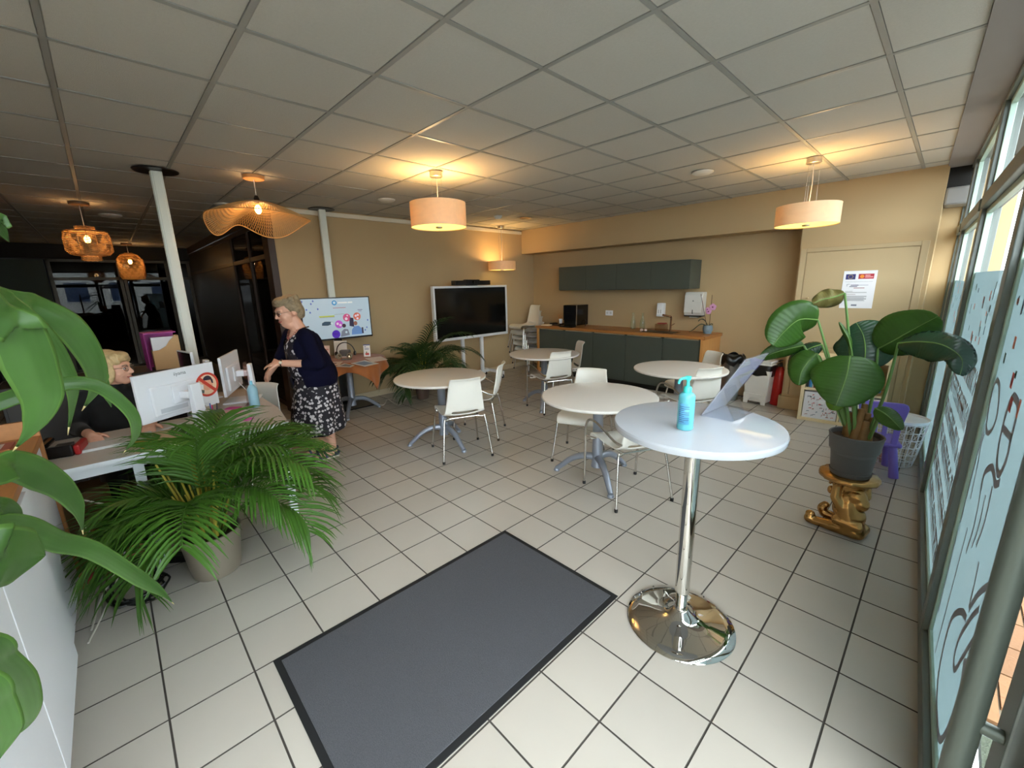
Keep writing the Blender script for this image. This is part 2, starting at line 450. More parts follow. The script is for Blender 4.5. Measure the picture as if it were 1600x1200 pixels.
# dark glazed partition that runs back from the end of the left wall
M_dglass = thin_glass('dark_glass', (.30, .26, .22), refl=.55, dark=.30, ior=1.5)
gp = struct_empty('window_1', (0, 0, 0))
for x in (-13.4, -8.45, -7.35, -6.36):
    link('post', MB().box(x, x+.06, 1.67, 1.73, 0, 2.5), M_dwood, gp, smooth=0, bevel=.004)
for z in (0, 2.08, 2.5):
    link('rail', MB().box(-13.4, -6.3, 1.675, 1.725, z, z+.06), M_dwood if z != 2.08 else mat('rail_bronze', (104, 82, 54), rough=.4, metal=.3), gp, smooth=0, bevel=.004)
for a, b in ((-8.39, -7.35), (-7.29, -6.36)):
    link('pane', MB().box(a, b, 1.695, 1.705, .06, 2.08), M_dglass, gp, smooth=0)
    link('pane', MB().box(a, b, 1.695, 1.705, 2.14, 2.5), M_dglass, gp, smooth=0)
link('solid_panel', MB().box(-13.34, -8.45, 1.69, 1.71, .06, 2.08), mat('panel_grey_brown', (66, 60, 50), rough=.35, var=.06), gp, smooth=0)
link('solid_panel', MB().box(-13.34, -8.45, 1.69, 1.71, 2.14, 2.5), MATS['panel_grey_brown'], gp, smooth=0)
struct('trim_6', MB().box(-13.4, -6.3, 1.66, 1.74, 2.57, H+.05), M_dwood, smooth=0)
struct('wall_room', MB().box(-13.4, -6.3, 2.6, 2.7, 0, H), mat('room_brown', (70, 50, 34), rough=.7), smooth=0)
# glazed screen and green panel closing the far end
gf = struct_empty('window_2', (-13.2, 0, 0))
M_fpost = mat('far_frame_steel', (74, 68, 56), rough=.4, metal=.3)
for y in (-.72, .35, .42, 1.2, 1.62):
    link('post', MB().box(0, .06, y, y+.06, 0, 2.42), M_fpost, gf, smooth=0, bevel=.004)
for z in (0, 1.98, 2.36):
    link('rail', MB().box(0, .06, -.72, 1.7, z, z+.06), M_fpost, gf, smooth=0, bevel=.004)
for a, b in ((-.66, .35), (.48, 1.2), (1.26, 1.62)):
    link('pane', MB().box(.025, .035, a, b, .06, 1.98), M_dglass, gf, smooth=0)
    link('pane', MB().box(.025, .035, a, b, 2.04, 2.36), M_dglass, gf, smooth=0)
struct('wall_panel', MB().box(-13.3, -13.12, -1.75, -.75, 0, 2.40), mat('corridor_green', (60, 72, 62), rough=.6), smooth=0, bevel=.01)

# ---- window wall (slightly skewed to the tile grid)
ANG = math.atan(.0455)
WL = .238
def wpos(): return (WL, 0, 0)
M_glass = thin_glass('window_glass', (.95, .97, .96), refl=.16)
M_film = film_mat('frosted_film', (140, 155, 157), .88)
M_ink = mat('film_print_grey', (136, 136, 142), rough=.6, var=.05)
M_ink2 = mat('film_print_brown', (116, 98, 96), rough=.6, var=.05)
BAYS = [(-2.55, -1.55), (-1.45, -.1), (1.12, 2.42), (2.52, 4.12), (4.26, 5.9), (6.04, 6.5)]
def bay(idx, y0, y1, film_top=None, pw=.10, film_y0=None):
    g = struct_empty('window_%d' % idx, wpos(), ANG)
    # posts either side, bottom rail, transom, head
    if pw: link('post', MB().box(0, .085, y1, y1+pw, 0, 2.74), M_alu, g, smooth=0, bevel=.004)
    link('sill_rail', MB().box(0, .085, y0, y1, 0, .085), M_alu, g, smooth=0, bevel=.004)
    link('transom', MB().box(-.01, .085, y0, y1, 2.05, 2.13), M_alu, g, smooth=0, bevel=.004)
    link('head_rail', MB().box(0, .085, y0, y1, 2.66, 2.74), M_alu, g, smooth=0, bevel=.004)
    for z0, z1 in ((.085, 2.05), (2.13, 2.66)):
        for bx in ((y0, y0+.03, z0, z1), (y1-.03, y1, z0, z1), (y0+.03, y1-.03, z0, z0+.03), (y0+.03, y1-.03, z1-.03, z1)):
            link('glazing_bead', MB().box(.022, .05, *bx), M_alu2, g, smooth=0, bevel=.003)
        link('glass_pane', MB().box(.034, .042, y0+.025, y1-.025, z0+.025, z1-.025), M_glass, g, smooth=0)
    if film_top:
        link('frosted_film', MB().box(.0325, .0335, film_y0 or y0+.03, y1-.03, .115, film_top), M_film, g, smooth=0)
    return g
gA = bay(3, *BAYS[2], film_top=1.70, film_y0=1.43)
gB = bay(4, *BAYS[3], film_top=1.66, pw=.14)
gC = bay(5, *BAYS[4], film_top=1.60, pw=.14)
gD = bay(6, *BAYS[5], film_top=1.60)
bay(7, *BAYS[0]); bay(8, *BAYS[1], pw=0)
# printed doodle on the nearest film: outline of a cycle and lettering loops
def ink(parent, name, strokes, m, x=.0318):
    b = MB()
    for pts, wd in strokes:
        P = [(p.x, p.y) for p in bez([Vector((a, c, 0)) for a, c in pts], 6)]
        ww = wd
        for q in stroke2(P, ww):
            b.add([(x, p.x, p.y) for p in q]+[(x+.0006, p.x, p.y) for p in q], [(0,1,2,3),(7,6,5,4),(0,4,5,1),(1,5,6,2),(2,6,7,3),(3,7,4,0)])
    return link(name, b, m, parent, smooth=0)
def loop(cx, cy, rx, ry, k=14, a0=0, a1=2*PI): return [(cx+rx*math.cos(a0+(a1-a0)*i/k), cy+ry*math.sin(a0+(a1-a0)*i/k)) for i in range(k+1)]
ink(gA, 'printed_outline', [
    ([(2.37, .225), (2.375, .431), (2.38, .607)], .012), ([(2.207, .136), (2.197, .426), (2.188, .716)], .012),
    ([(1.825, .562), (1.913, .53), (2.033, .432), (2.068, .32), (2.036, .189), (1.946, .13), (1.836, .125), (1.746, .142), (1.691, .216), (1.664, .332), (1.664, .43), (1.705, .501)], .026),
    ([(1.857, .753), (1.84, .68), (1.827, .603)], .016), ([(1.822, .602), (1.749, .705), (1.659, .785), (1.623, .784), (1.6, .739)], .024),
    ([(1.699, .683), (1.769, .601), (1.849, .468), (1.846, .39), (1.792, .388), (1.74, .474), (1.685, .568), (1.636, .648)], .022), ([(1.689, .514), (1.669, .488), (1.64, .496), (1.611, .575)], .014),
    ([(2.341, 1.261), (2.257, 1.245), (2.171, 1.157), (2.228, 1.085), (2.319, 1.077), (2.375, 1.147), (2.38, 1.231), (2.341, 1.261)], .020),
    ([(1.99, 1.273), (1.904, 1.267), (1.875, 1.231), (1.87, 1.163), (1.857, 1.105), (1.895, 1.042), (1.96, 1.043), (2.01, 1.089), (2.031, 1.173), (2.023, 1.241), (1.99, 1.273)], .026), ([(2.03, 1.158), (1.94, 1.163), (1.86, 1.168)], .024),
    ([(2.36, 1.075), (2.37, .95), (2.375, .80), (2.37, .66)], .016), ([(2.33, 1.053), (2.34, 1.004), (2.31, .932), (2.28, .80)], .014), ([(2.12, .90), (2.134, .956), (2.046, 1.013), (1.974, 1.013), (1.918, 1.0), (1.865, 1.026)], .026),
    ([(2.12, .90), (2.08, .78), (2.10, .66)], .016), ([(1.95, .98), (1.93, .86), (1.96, .76)], .016), ([(2.02, .92), (2.0, .80), (2.03, .72)], .014)], M_ink)
def bits(parent, name, m, n, y0, y1, z0, z1, sz, seed):
    rr = random.Random(seed); b = MB()
    for i in range(n):
        y = rr.uniform(y0, y1); z = rr.uniform(z0, z1); a = sz*rr.uniform(.5, 1.4); c = sz*rr.uniform(.6, 2)
        b.box(.0312, .0318, y-a/2, y+a/2, z-c/2, z+c/2)
    o = link(name, b, m, parent, smooth=0); o['kind'] = 'stuff'; return o
for g, (y0, y1) in ((gA, BAYS[2]), (gB, BAYS[3]), (gC, BAYS[4])):
    for nm, c, n in (('printed_patch', (60, 74, 96), 9), ('printed_patch', (206, 120, 96), 6), ('printed_patch', (70, 96, 92), 7), ('printed_patch', (180, 70, 66), 3)):
        lo = 1.26 if g is not gA else 1.2
        bits(g, nm, mat('film_ink_%d%d%d' % c, c, rough=.6), n, y0+.1, y1-.1, lo, 1.62, .03, hash((nm, c, y0)) % 999 if False else (c[0]*7+int(y0*100)))
# rows of tall lettering on the second film, far too oblique to read
b = MB(); rr = random.Random(5)
for row in range(6):
    z1 = 1.20-row*.18; y = 2.60
    while y < 4.05:
        wd = rr.choice((.012, .02, .03, .008)); hh = rr.choice((.12, .12, .12, .08))
        b.box(.0312, .0318, y, y+wd, z1-.12, z1-.12+hh)
        if rr.random() < .55: b.box(.0312, .0318, y+wd, y+wd+.03, z1-.02, z1)
        if rr.random() < .4: b.box(.0312, .0318, y+wd, y+wd+.03, z1-.07, z1-.05)
        y += wd+rr.uniform(.012, .045)
o = link('printed_lettering', b, M_ink2, gB, smooth=0); o['kind'] = 'stuff'
# posts next to the doorway and the glass door with its tubular pull
g = struct_empty('door_2', wpos(), ANG)
link('post', MB().box(0, .085, 1.04, 1.12, 0, 2.74), M_alu, g, smooth=0, bevel=.004)
link('post', MB().box(0, .085, -.1, -.02, 0, 2.74), M_alu, g, smooth=0, bevel=.004)
link('transom', MB().box(-.01, .085, -.02, 1.04, 2.05, 2.13), M_alu, g, smooth=0, bevel=.004)
link('head_rail', MB().box(0, .085, -.02, 1.04, 2.66, 2.74), M_alu, g, smooth=0, bevel=.004)
M_dframe = mat('door_stile_bronze', (92, 82, 74), rough=.4, metal=.3)
link('door_stile', MB().box(.02, .07, .96, 1.03, .02, 2.04), M_dframe, g, smooth=0, bevel=.004)
link('door_stile', MB().box(.02, .07, -.01, .07, .02, 2.04), M_dframe, g, smooth=0, bevel=.004)
link('door_rail', MB().box(.02, .07, .07, .96, .02, .14), M_dframe, g, smooth=0, bevel=.004)
link('door_rail', MB().box(.02, .07, .07, .96, 1.96, 2.04), M_dframe, g, smooth=0, bevel=.004)
link('glass_pane', MB().box(.038, .048, .065, .965, .135, 1.965), M_glass, g, smooth=0)
link('glass_pane', MB().box(.034, .042, -.02, 1.04, 2.13, 2.66), M_glass, g, smooth=0)
M_tube = mat('handle_tube_sage', (88, 95, 86), rough=.38, metal=.35, var=.03)
h = link('pull_handle', MB().tube([(-.045, 1.07, .58), (-.045, 1.07, 1.62)], .021, 18), M_tube, g)
link('standoff', MB().tube([(-.045, 1.07, .80), (.005, 1.065, .80)], .013, 12), M_tube, h)
link('standoff', MB().tube([(-.045, 1.07, 1.55), (.005, 1.065, 1.55)], .013, 12), M_tube, h)

# ---- outside
struct('floor_pavement', MB().box(.36, 60, -30, 60, -.12, -.022), mat('asphalt_pale', (110, 108, 104), rough=.9, var=.12, vscale=6, bump=.2), smooth=0)
M_gr = mat('grass_verge', (66, 72, 56), rough=.9, var=.5, vscale=90, bump=.8, bscale=160)
o = link('grass_verge', MB().box(.31, 1.6, .6, 2.10, -.03, .012), M_gr, smooth=0); tag(o, 'patch of thin grey-green grass just outside the glass door', 'grass'); o['kind'] = 'stuff'
bw = thing('brick_paving', 'orange brick paving outside at the foot of the glass front', 'paving', (.25, 2.12, -.02))
M_bk = mat('brick_orange', (122, 84, 52), rough=.85, var=.15, vscale=9, rand=.2, bump=.2)
link('bedding', MB().box(0, 1.42, 0, 2.75, -.03, .012), mat('mortar_sand', (104, 92, 74), rough=.95), bw, smooth=0)
BM = finish(MB().box(.004, .104, .004, .212, 0, .026).mesh('brick'), 0); BM.materials.append(M_bk)
for r_ in range(13):
    for k in range(12):
        o = bpy.data.objects.new('brick', BM); COL.objects.link(o); o.parent = bw; o.location = (.01+r_*.108, .01+k*.217+(.10 if r_ % 2 else 0), 0)
# apartment block across the road
ab = thing('apartment_building', 'white apartment block with rows of windows across the road', 'building', (22, 30, 0), 0)
link('facade', MB().box(0, 10, -34, 26, 0, 16), mat('facade_white', (226, 226, 222), rough=.8, var=.05, vscale=1), ab, smooth=0)
M_bw = mat('building_window', (70, 86, 116), rough=.15, var=.2, vscale=.4)
WMe = finish(MB().box(-.06, .02, 0, 1.3, 0, 1.5).mesh('window'), 0); WMe.materials.append(M_bw)
FMe = finish(MB().box(-.09, .0, -.06, 0, -.06, 1.56).box(-.09, 0, 1.3, 1.36, -.06, 1.56).box(-.09, 0, 0, 1.3, 1.5, 1.56).box(-.12, 0, 0, 1.3, -.06, 0).mesh('window_frame'), 0); FMe.materials.append(M_white)
for fl in range(5):
    for k in range(22):
        o = bpy.data.objects.new('window', WMe); COL.objects.link(o); o.parent = ab; o.location = (0, -32+k*2.6, 1.2+fl*2.9)
        q = bpy.data.objects.new('window_frame', FMe); COL.objects.link(q); q.parent = o
# ================================================================== LAMPS
def point(name, parent, loc, energy, col, rad=.04):
    l = bpy.data.lights.new(name, 'POINT'); l.energy = energy; l.color = col; l.shadow_soft_size = rad
    o = bpy.data.objects.new(name, l); COL.objects.link(o); o.parent = parent; o.location = loc; return o
WARM = (1.0, .70, .36)
M_veneer = wood_mat('lamp_veneer', (244, 217, 174), scale=3., axis='X', rough=.5, contrast=.10, translucent=.15)
M_diff = mat('lamp_diffuser', (255, 226, 140), rough=.5, emit=(255, 214, 110), estr=1.6)
M_nick = mat('brushed_nickel', (190, 184, 174), rough=.3, metal=.9)
M_cord = mat('clear_cord', (226, 222, 214), rough=.4)
def drum_lamp(label, x, y, r, z0, z1, e):
    t = thing('pendant_lamp', label, 'lamp', (x, y, 0), 0, 'veneer drum pendant lamps')
    link('canopy', MB().lathe([(.0, H-.05), (.055, H-.05), (.06, H-.046), (.06, H-.004), (.0, H-.004)], 24), M_nick, t)
    for k in range(3):
        a = k*2*PI/3+.4
        link('suspension_wire', MB().tube([(.05*math.cos(a), .05*math.sin(a), H-.04), (.055*math.cos(a), .055*math.sin(a), z1-.02)], .0012, 5), M_nick, t)
    link('cord', MB().tube([(0, 0, H-.04), (.008, 0, (H+z1)/2), (0, 0, z1-.06)], .0035, 6), M_cord, t)
    link('shade', MB().lathe([(r, z0), (r, z1), (r-.003, z1), (r-.003, z0), (r, z0)], 56, cap=False), M_veneer, t, smooth=60)
    link('diffuser', MB().lathe([(.0, z0+.006), (r-.006, z0+.006), (r-.006, z0+.009), (.0, z0+.009)], 48), M_diff, t)
    link('finial', MB().lathe([(.0, z0-.004), (.03, z0-.004), (.032, z0+.006), (0, z0+.006)], 20), M_nick, t)
    link('spider', MB().tube([(-r+.004, 0, z1-.04), (r-.004, 0, z1-.04)], .003, 5).tube([(0, -r+.004, z1-.04), (0, r-.004, z1-.04)], .003, 5), M_nick, t)
    link('bulb', MB().ell((0, 0, z0+.1), (.028, .028, .04), 12, 8), mat('bulb_glow', (255, 240, 200), emit=(255, 220, 150), estr=12), t)
    point('lamp_light', t, (0, 0, z1-.06), e, WARM, .05)
    return t
drum_lamp('veneer drum pendant hanging nearest, above the round table left of centre', -3.522, 2.447, .262, 2.205, 2.425, 15)
drum_lamp('veneer drum pendant hanging near the glass front before the service door', -1.037, 4.80, .252, 2.125, 2.30, 14)
drum_lamp('small-looking veneer drum pendant in the far corner above the stacked chairs', -5.80, 5.36, .25, 1.935, 2.085, 13)

M_rattan = mat('rattan_tan', (202, 160, 102), rough=.6, var=.2, vscale=30, translucent=.18)
M_bulb = mat('filament_bulb', (255, 230, 170), emit=(255, 190, 96), estr=26)
# wide wavy net shade
t = thing('wicker_hat_lamp', 'wide wavy woven hat pendant lamp hanging over the standing woman', 'lamp', (-4.69, 1.21, 0))
link('canopy', MB().lathe([(0, H-.035), (.085, H-.035), (.09, H-.03), (.09, H-.003), (0, H-.003)], 24), mat('canopy_wood', (206, 150, 96), rough=.5), t)
link('cord', MB().tube([(0, 0, H-.03), (0, 0, 2.52)], .004, 6), M_cord, t)
link('socket', MB().lathe([(.0, 2.46), (.022, 2.46), (.024, 2.50), (.014, 2.525), (0, 2.53)], 14), M_black, t)
def hat(u, a):
    rr = .05+.39*u
    def lump(c, wd):
        d_ = (a-R(c)+PI) % (2*PI)-PI; return math.exp(-(d_/R(wd))**2)
    z = 2.475-.03*u-.10*u**1.5-.16*lump(-134, 30)*u**1.9-.15*lump(150, 38)*u**1.9-.03*lump(46, 40)*u**2+.05*lump(-168, 16)*u**2
    return (rr*math.cos(a), rr*math.sin(a), z)
b = MB()
NS = 120
for s_ in (-1, 1):
    for k in range(NS):
        pts = [hat(i/13, 2*PI*k/NS+s_*.36*(i/13)) for i in range(14)]
        b.tube(pts, .0022, 4, cap=False)
link('woven_shade', b, M_rattan, t, smooth=60, fix=False)
link('rim', MB().tube([hat(1, 2*PI*k/96) for k in range(97)], .004, 6), M_rattan, t)
link('inner_ring', MB().tube([hat(0, 2*PI*k/24) for k in range(25)], .004, 6), M_rattan, t)
link('bulb', MB().ell((0, 0, 2.405), (.028, .028, .042), 14, 10), M_bulb, t)
point('lamp_light', t, (0, 0, 2.40), 12, (1, .62, .3), .05)
# rope lanterns
def coil(prof, n, rope):
    b = MB()
    L = [0]
    for i in range(1, len(prof)): L.append(L[-1]+math.dist(prof[i], prof[i-1]))
    for k in range(n):
        s_ = L[-1]*k/(n-1); i = max(j for j in range(len(L)) if L[j] <= s_+1e-9); i = min(i, len(L)-2)
        f = (s_-L[i])/max(1e-6, L[i+1]-L[i]); r = prof[i][0]*(1-f)+prof[i+1][0]*f; z = prof[i][1]*(1-f)+prof[i+1][1]*f
        b.tube([(r*math.cos(2*PI*j/36), r*math.sin(2*PI*j/36), z+.003*math.sin(j*2.3+k)) for j in range(37)], rope, 5, cap=False)
    return b
def ribs(prof, n, r):
    b = MB()
    for k in range(n):
        a = 2*PI*k/n; b.tube([((q[0]+.001)*math.cos(a), (q[0]+.001)*math.sin(a), q[1]) for q in prof], r, 4)
    return b
t = thing('rope_lantern_lamp', 'woven rope lantern pendant lamp at the left, wide with a collar', 'lamp', (-7.17, -.005, 0), 0, 'rope pendant lanterns')
pf = [(.085, 2.43), (.085, 2.395), (.19, 2.375), (.205, 2.30), (.205, 2.16), (.17, 2.12), (.085, 2.105), (.09, 2.055)]
link('canopy', MB().lathe([(0, H-.03), (.09, H-.03), (.09, H-.003), (0, H-.003)], 24), mat('canopy_dark', (110, 82, 56), rough=.5), t)
link('cord', MB().tube([(0, 0, H-.03), (0, 0, 2.36)], .004, 6), M_cord, t)
link('woven_shade', coil(pf, 34, .0055), M_rattan, t, smooth=60, fix=False)
link('rib', ribs(pf, 16, .003), M_rattan, t, smooth=60, fix=False)
link('bulb', MB().ell((0, 0, 2.29), (.03, .03, .045), 14, 10), M_bulb, t)
point('lamp_light', t, (0, 0, 2.29), 5, (1, .62, .3), .05)
t = thing('rope_lantern_lamp', 'bell-shaped woven rope pendant lamp far back in the corridor', 'lamp', (-12.2, .56, 0), 0, 'rope pendant lanterns')
pf = [(.06, 2.50), (.14, 2.47), (.21, 2.38), (.225, 2.25), (.21, 2.05), (.19, 1.98)]
link('canopy', MB().lathe([(0, H-.03), (.09, H-.03), (.09, H-.003), (0, H-.003)], 24), MATS['canopy_dark'], t)
link('cord', MB().tube([(0, 0, H-.03), (0, 0, 2.45)], .004, 6), M_cord, t)
link('woven_shade', coil(pf, 26, .007), M_rattan, t, smooth=60, fix=False)
link('bulb', MB().ell((0, 0, 2.33), (.035, .035, .05), 14, 10), M_bulb, t)
point('lamp_light', t, (0, 0, 2.33), 8, (1, .62, .3), .05)

# ceiling fittings
M_cf = mat('fitting_white', (226, 224, 216), rough=.4)
def disc(name, label, cat, px, r, h, m=M_cf, prof=None):
    p = at_z(px[0], px[1], H)
    o = link(name, MB().lathe(prof or [(0, -h), (r*.75, -h), (r, -h*.4), (r, 0), (0, 0)], 28), m, loc=(p.x, p.y, H-.004)); return tag(o, label, cat)
disc('ceiling_speaker', 'round white ceiling speaker right of centre', 'speaker', (1098, 268), .10, .02)
disc('ceiling_vent_disc', 'round white ceiling disc above the left wall screen', 'vent', (604, 311), .10, .025)
disc('ceiling_vent_disc', 'round white ceiling disc left of the hat lamp', 'vent', (350, 318), .10, .03)
disc('ceiling_vent_disc', 'dim round ceiling disc between the two rope lanterns', 'vent', (172, 335), .12, .03)
disc('smoke_detector', 'small white domed smoke detector near the corner lamp', 'detector', (778, 337), .055, .05, prof=[(0, -.05), (.03, -.048), (.05, -.03), (.055, -.015), (.065, -.012), (.065, 0), (0, 0)])
p = at_z(820, 340, H)
t = thing('downlight', 'recessed metal downlight set in the ceiling near the beam', 'lamp', (p.x, p.y, H-.004))
link('ring', MB().lathe([(.09, -.004), (.12, -.006), (.125, 0), (.085, 0), (.09, -.004)], 28, cap=False), M_nick, t)
link('reflector', MB().lathe([(.0, .03), (.085, -.001)], 24), mat('reflector_chrome', (180, 176, 168), rough=.15, metal=1), t)

# ================================================================== POWER POLES
M_pole = mat('pole_white', (226, 230, 220), rough=.35, var=.02)
def pole(label, x, y, z0):
    t = thing('power_pole', label, 'pole', (x, y, 0), R(-4))
    link('post', MB().box(-.03, .03, -.042, .042, z0, H-.01), M_pole, t, smooth=0, bevel=.006)
    link('cover_strip', MB().box(-.02, .02, -.046, -.042, z0+.01, H-.02).box(.03, .034, -.026, .026, z0+.01, H-.02), M_pole, t, smooth=0, bevel=.002)
    link('collar', MB().lathe([(.055, H-.012), (.16, H-.012), (.165, H-.004), (.055, H-.004)], 32, cap=False).lathe([(0, H-.004), (.16, H-.004)], 32, cap=False), M_black, t)
    link('base_plate', MB().box(-.07, .07, -.06, .06, z0, z0+.012), M_pole, t, smooth=0, bevel=.003)
pole('white square power pole rising beside the reception desk', -5.0, .53, 0)
pole('white square power pole against the wall behind the small screen', -5.99, 2.30, 0)

# ================================================================== CHAIRS
M_shell = mat('chair_shell_white', (232, 228, 218), rough=.38, var=.02, spec=.4)
M_chrome = mat('chair_chrome', (210, 206, 200), rough=.18, metal=1., var=.02)
M_rub = mat('rubber_black', (22, 22, 22), rough=.7)
def shell_mesh():
    prof = [(.246, .388, .40), (.250, .415, .41), (.236, .440, .42), (.16, .448, .43), (.06, .436, .435), (-.05, .428, .43), (-.13, .430, .42), (-.172, .442, .41), (-.192, .458, .40),
            (-.207, .480, .39), (-.232, .54, .375), (-.25, .60, .36), (-.262, .67, .34), (-.27, .74, .32), (-.277, .785, .305), (-.292, .812, .30), (-.312, .820, .298)]
    nv = 13; b = MB(); rows = []
    for i, (y, z, wd) in enumerate(prof):
        back = max(0, min(1, (z-.46)/.1)) if y < -.1 else 0
        for j in range(nv):
            u = j/(nv-1)*2-1
            dish = .022*(u*u)
            yy = y+back*dish*1.6; zz = z+(1-back)*dish*.9
            if i < 2: zz = z
            b.v.append((u*wd/2, yy, zz))
    for i in range(len(prof)-1):
        for j in range(nv-1):
            u = (j+.5)/(nv-1)*2-1
            if i == 8 and abs(u) < .62: continue
            b.f.append((i*nv+j, i*nv+j+1, (i+1)*nv+j+1, (i+1)*nv+j))
    return finish(b.mesh('shell'), 180)
SHELL = shell_mesh()
def make_chair(name, label, cat, arms, group):
    t = thing(name, label, cat, (0, 0, 0), 0, group)
    o = link('shell', SHELL, M_shell, t, solid=.012)
    md = o.modifiers.new('sub', 'SUBSURF'); md.levels = 1; md.render_levels = 1
    link('seat_frame', MB().tube([(-.15, -.16, .412), (.15, -.16, .412)], .009, 8).tube([(-.15, .15, .418), (.15, .15, .418)], .009, 8).tube([(-.15, -.16, .412), (-.15, .15, .418)], .009, 8).tube([(.15, -.16, .412), (.15, .15, .418)], .009, 8), M_chrome, t)
    for s_ in (-1, 1):
        lg = link('leg', MB().tube(bez([(s_*.14, -.16, .408), (s_*.185, -.175, .404), (s_*.205, -.19, .385), (s_*.245, -.25, .02)], 5), .0095, 10), M_chrome, t)
        link('foot', MB().lathe([(0, 0), (.013, 0), (.0135, .022), (.010, .026), (0, .026)], 12), M_rub, lg, loc=(s_*.245, -.25, 0))
        if arms:
            lg = link('leg', MB().tube(bez([(s_*.25, .245, .02), (s_*.255, .225, .40), (s_*.262, .215, .50), (s_*.268, .165, .585), (s_*.268, .08, .612), (s_*.255, -.03, .585), (s_*.225, -.16, .52), (s_*.192, -.215, .50)], 6), .0095, 10), M_chrome, t)
            link('bracket', MB().tube([(s_*.255, .215, .44), (s_*.195, .16, .432)], .008, 8), M_chrome, t)
        else:
            lg = link('leg', MB().tube(bez([(s_*.14, .15, .412), (s_*.19, .175, .408), (s_*.21, .19, .39), (s_*.25, .245, .02)], 5), .0095, 10), M_chrome, t)
        link('foot', MB().lathe([(0, 0), (.013, 0), (.0135, .022), (.010, .026), (0, .026)], 12), M_rub, lg, loc=(s_*.25, .245, 0))
    return t
GCH = 'white shell chairs around the round tables'
def face(dx, dy): return math.atan2(-dx, dy)          # local +Y points along (dx,dy)
c1 = make_chair('cafe_chair', 'white shell chair seen from behind at the table under the nearest drum lamp', 'chair', False, GCH)
c1.location = (-3.27, 2.39, 0); c1.rotation_euler = (0, 0, face(-.45, .18))
c2 = make_chair('arm_chair', 'white shell armchair turned sideways beyond the table under the nearest drum lamp', 'chair', True, GCH)
c2.location = (-3.56, 2.88, 0); c2.rotation_euler = (0, 0, face(-.35, -.28))
dup(c2, (-3.60, 4.18, 0), face(-.44, .16), 'white shell armchair seen from behind at the table by the stacked chairs', GCH)
dup(c1, (-3.88, 4.78, 0), face(-.36, -.50), 'white shell chair half hidden at the far side of the table by the stacked chairs', GCH)
dup(c1, (-2.29, 3.15, 0), face(.19, -.46), 'white shell chair facing the camera across the middle round table', GCH)
dup(c2, (-1.60, 2.78, 0), face(-.446, .22), 'white shell armchair tucked under the bar table edge at the middle round table', GCH)
dup(c2, (-1.77, 4.30, 0), face(-.42, .22), 'white shell armchair seen from behind the hand gel bottle at the rear right table', GCH)
dup(c1, (-2.02, 4.94, 0), face(-.30, -.45), 'white shell chair at the far side of the rear right table by the counter end', GCH)
# stack of chairs in the corner
SL = ['white shell chair at the bottom of the corner stack', 'second white shell chair from the bottom of the corner stack', 'third white shell chair from the bottom of the corner stack', 'second white shell chair from the top of the corner stack', 'white shell chair on top of the corner stack']
for k in range(5):
    q = 4-k
    dup(c1, (-5.76+.006*q, 5.90+.032*q, .112*k), face(-.16, -.98), SL[k], 'stacked white chairs in the corner')
# chair at the desk end
dup(c1, (-4.16, .715, 0), face(.5, -.87), 'white shell chair under the hand of the standing woman', 'desk chairs')

# ================================================================== ROUND TABLES
M_top = mat('table_top_white', (228, 222, 214), rough=.22, var=.02, spec=.5)
M_leg = mat('table_leg_silver', (150, 156, 168), rough=.38, metal=.45, var=.05)
def make_table(name, label, cat, r, legs=True, group='round pedestal tables'):
    t = thing(name, label, cat, (0, 0, 0), 0, group)
    link('table_top', MB().lathe([(0, .712), (r-.02, .712), (r-.003, .718), (r, .725), (r, .733), (r-.004, .739), (r-.01, .74), (0, .74)], 72), M_top, t, smooth=50)
    link('column', MB().lathe([(.0, .10), (.05, .10), (.046, .14), (.043, .40), (.043, .66), (.07, .70), (.075, .712), (0, .712)], 28), M_leg, t)
    for k in range(3):
        a = k*2*PI/3; ca, sa = math.cos(a), math.sin(a)
        pr = [(.02, .185, .028), (.09, .188, .028), (.17, .168, .026), (.25, .122, .023), (.33, .050, .020), (.368, .022, .018)]
        pts = bez([Vector((q[0]*ca, q[0]*sa, q[1])) for q in pr], 4)
        n_ = len(pts); rs = [.034-.014*i/(n_-1) for i in range(n_)]
        lg = link('leg', MB().tube(pts, rs, 12), M_leg, t)
        link('foot', MB().lathe([(0, 0), (.026, 0), (.028, .01), (.022, .022), (0, .022)], 14), M_leg, lg, loc=(.365*ca, .365*sa, 0))
    return t
T1 = make_table('round_table', 'round white table under the nearest drum lamp', 'table', .478); T1.location = (-3.60, 2.404, 0); T1.rotation_euler = (0, 0, R(238))
dup(T1, (-1.927, 2.842, 0), R(202), 'round white table in the middle, partly behind the bar table', 'round pedestal tables')
dup(T1, (-3.764, 4.221, 0), R(185), 'round white table in front of the stacked chairs and counter', 'round pedestal tables')
dup(T1, (-1.925, 4.351, 0), R(200), 'round white table at the rear right before the green counter', 'round pedestal tables')
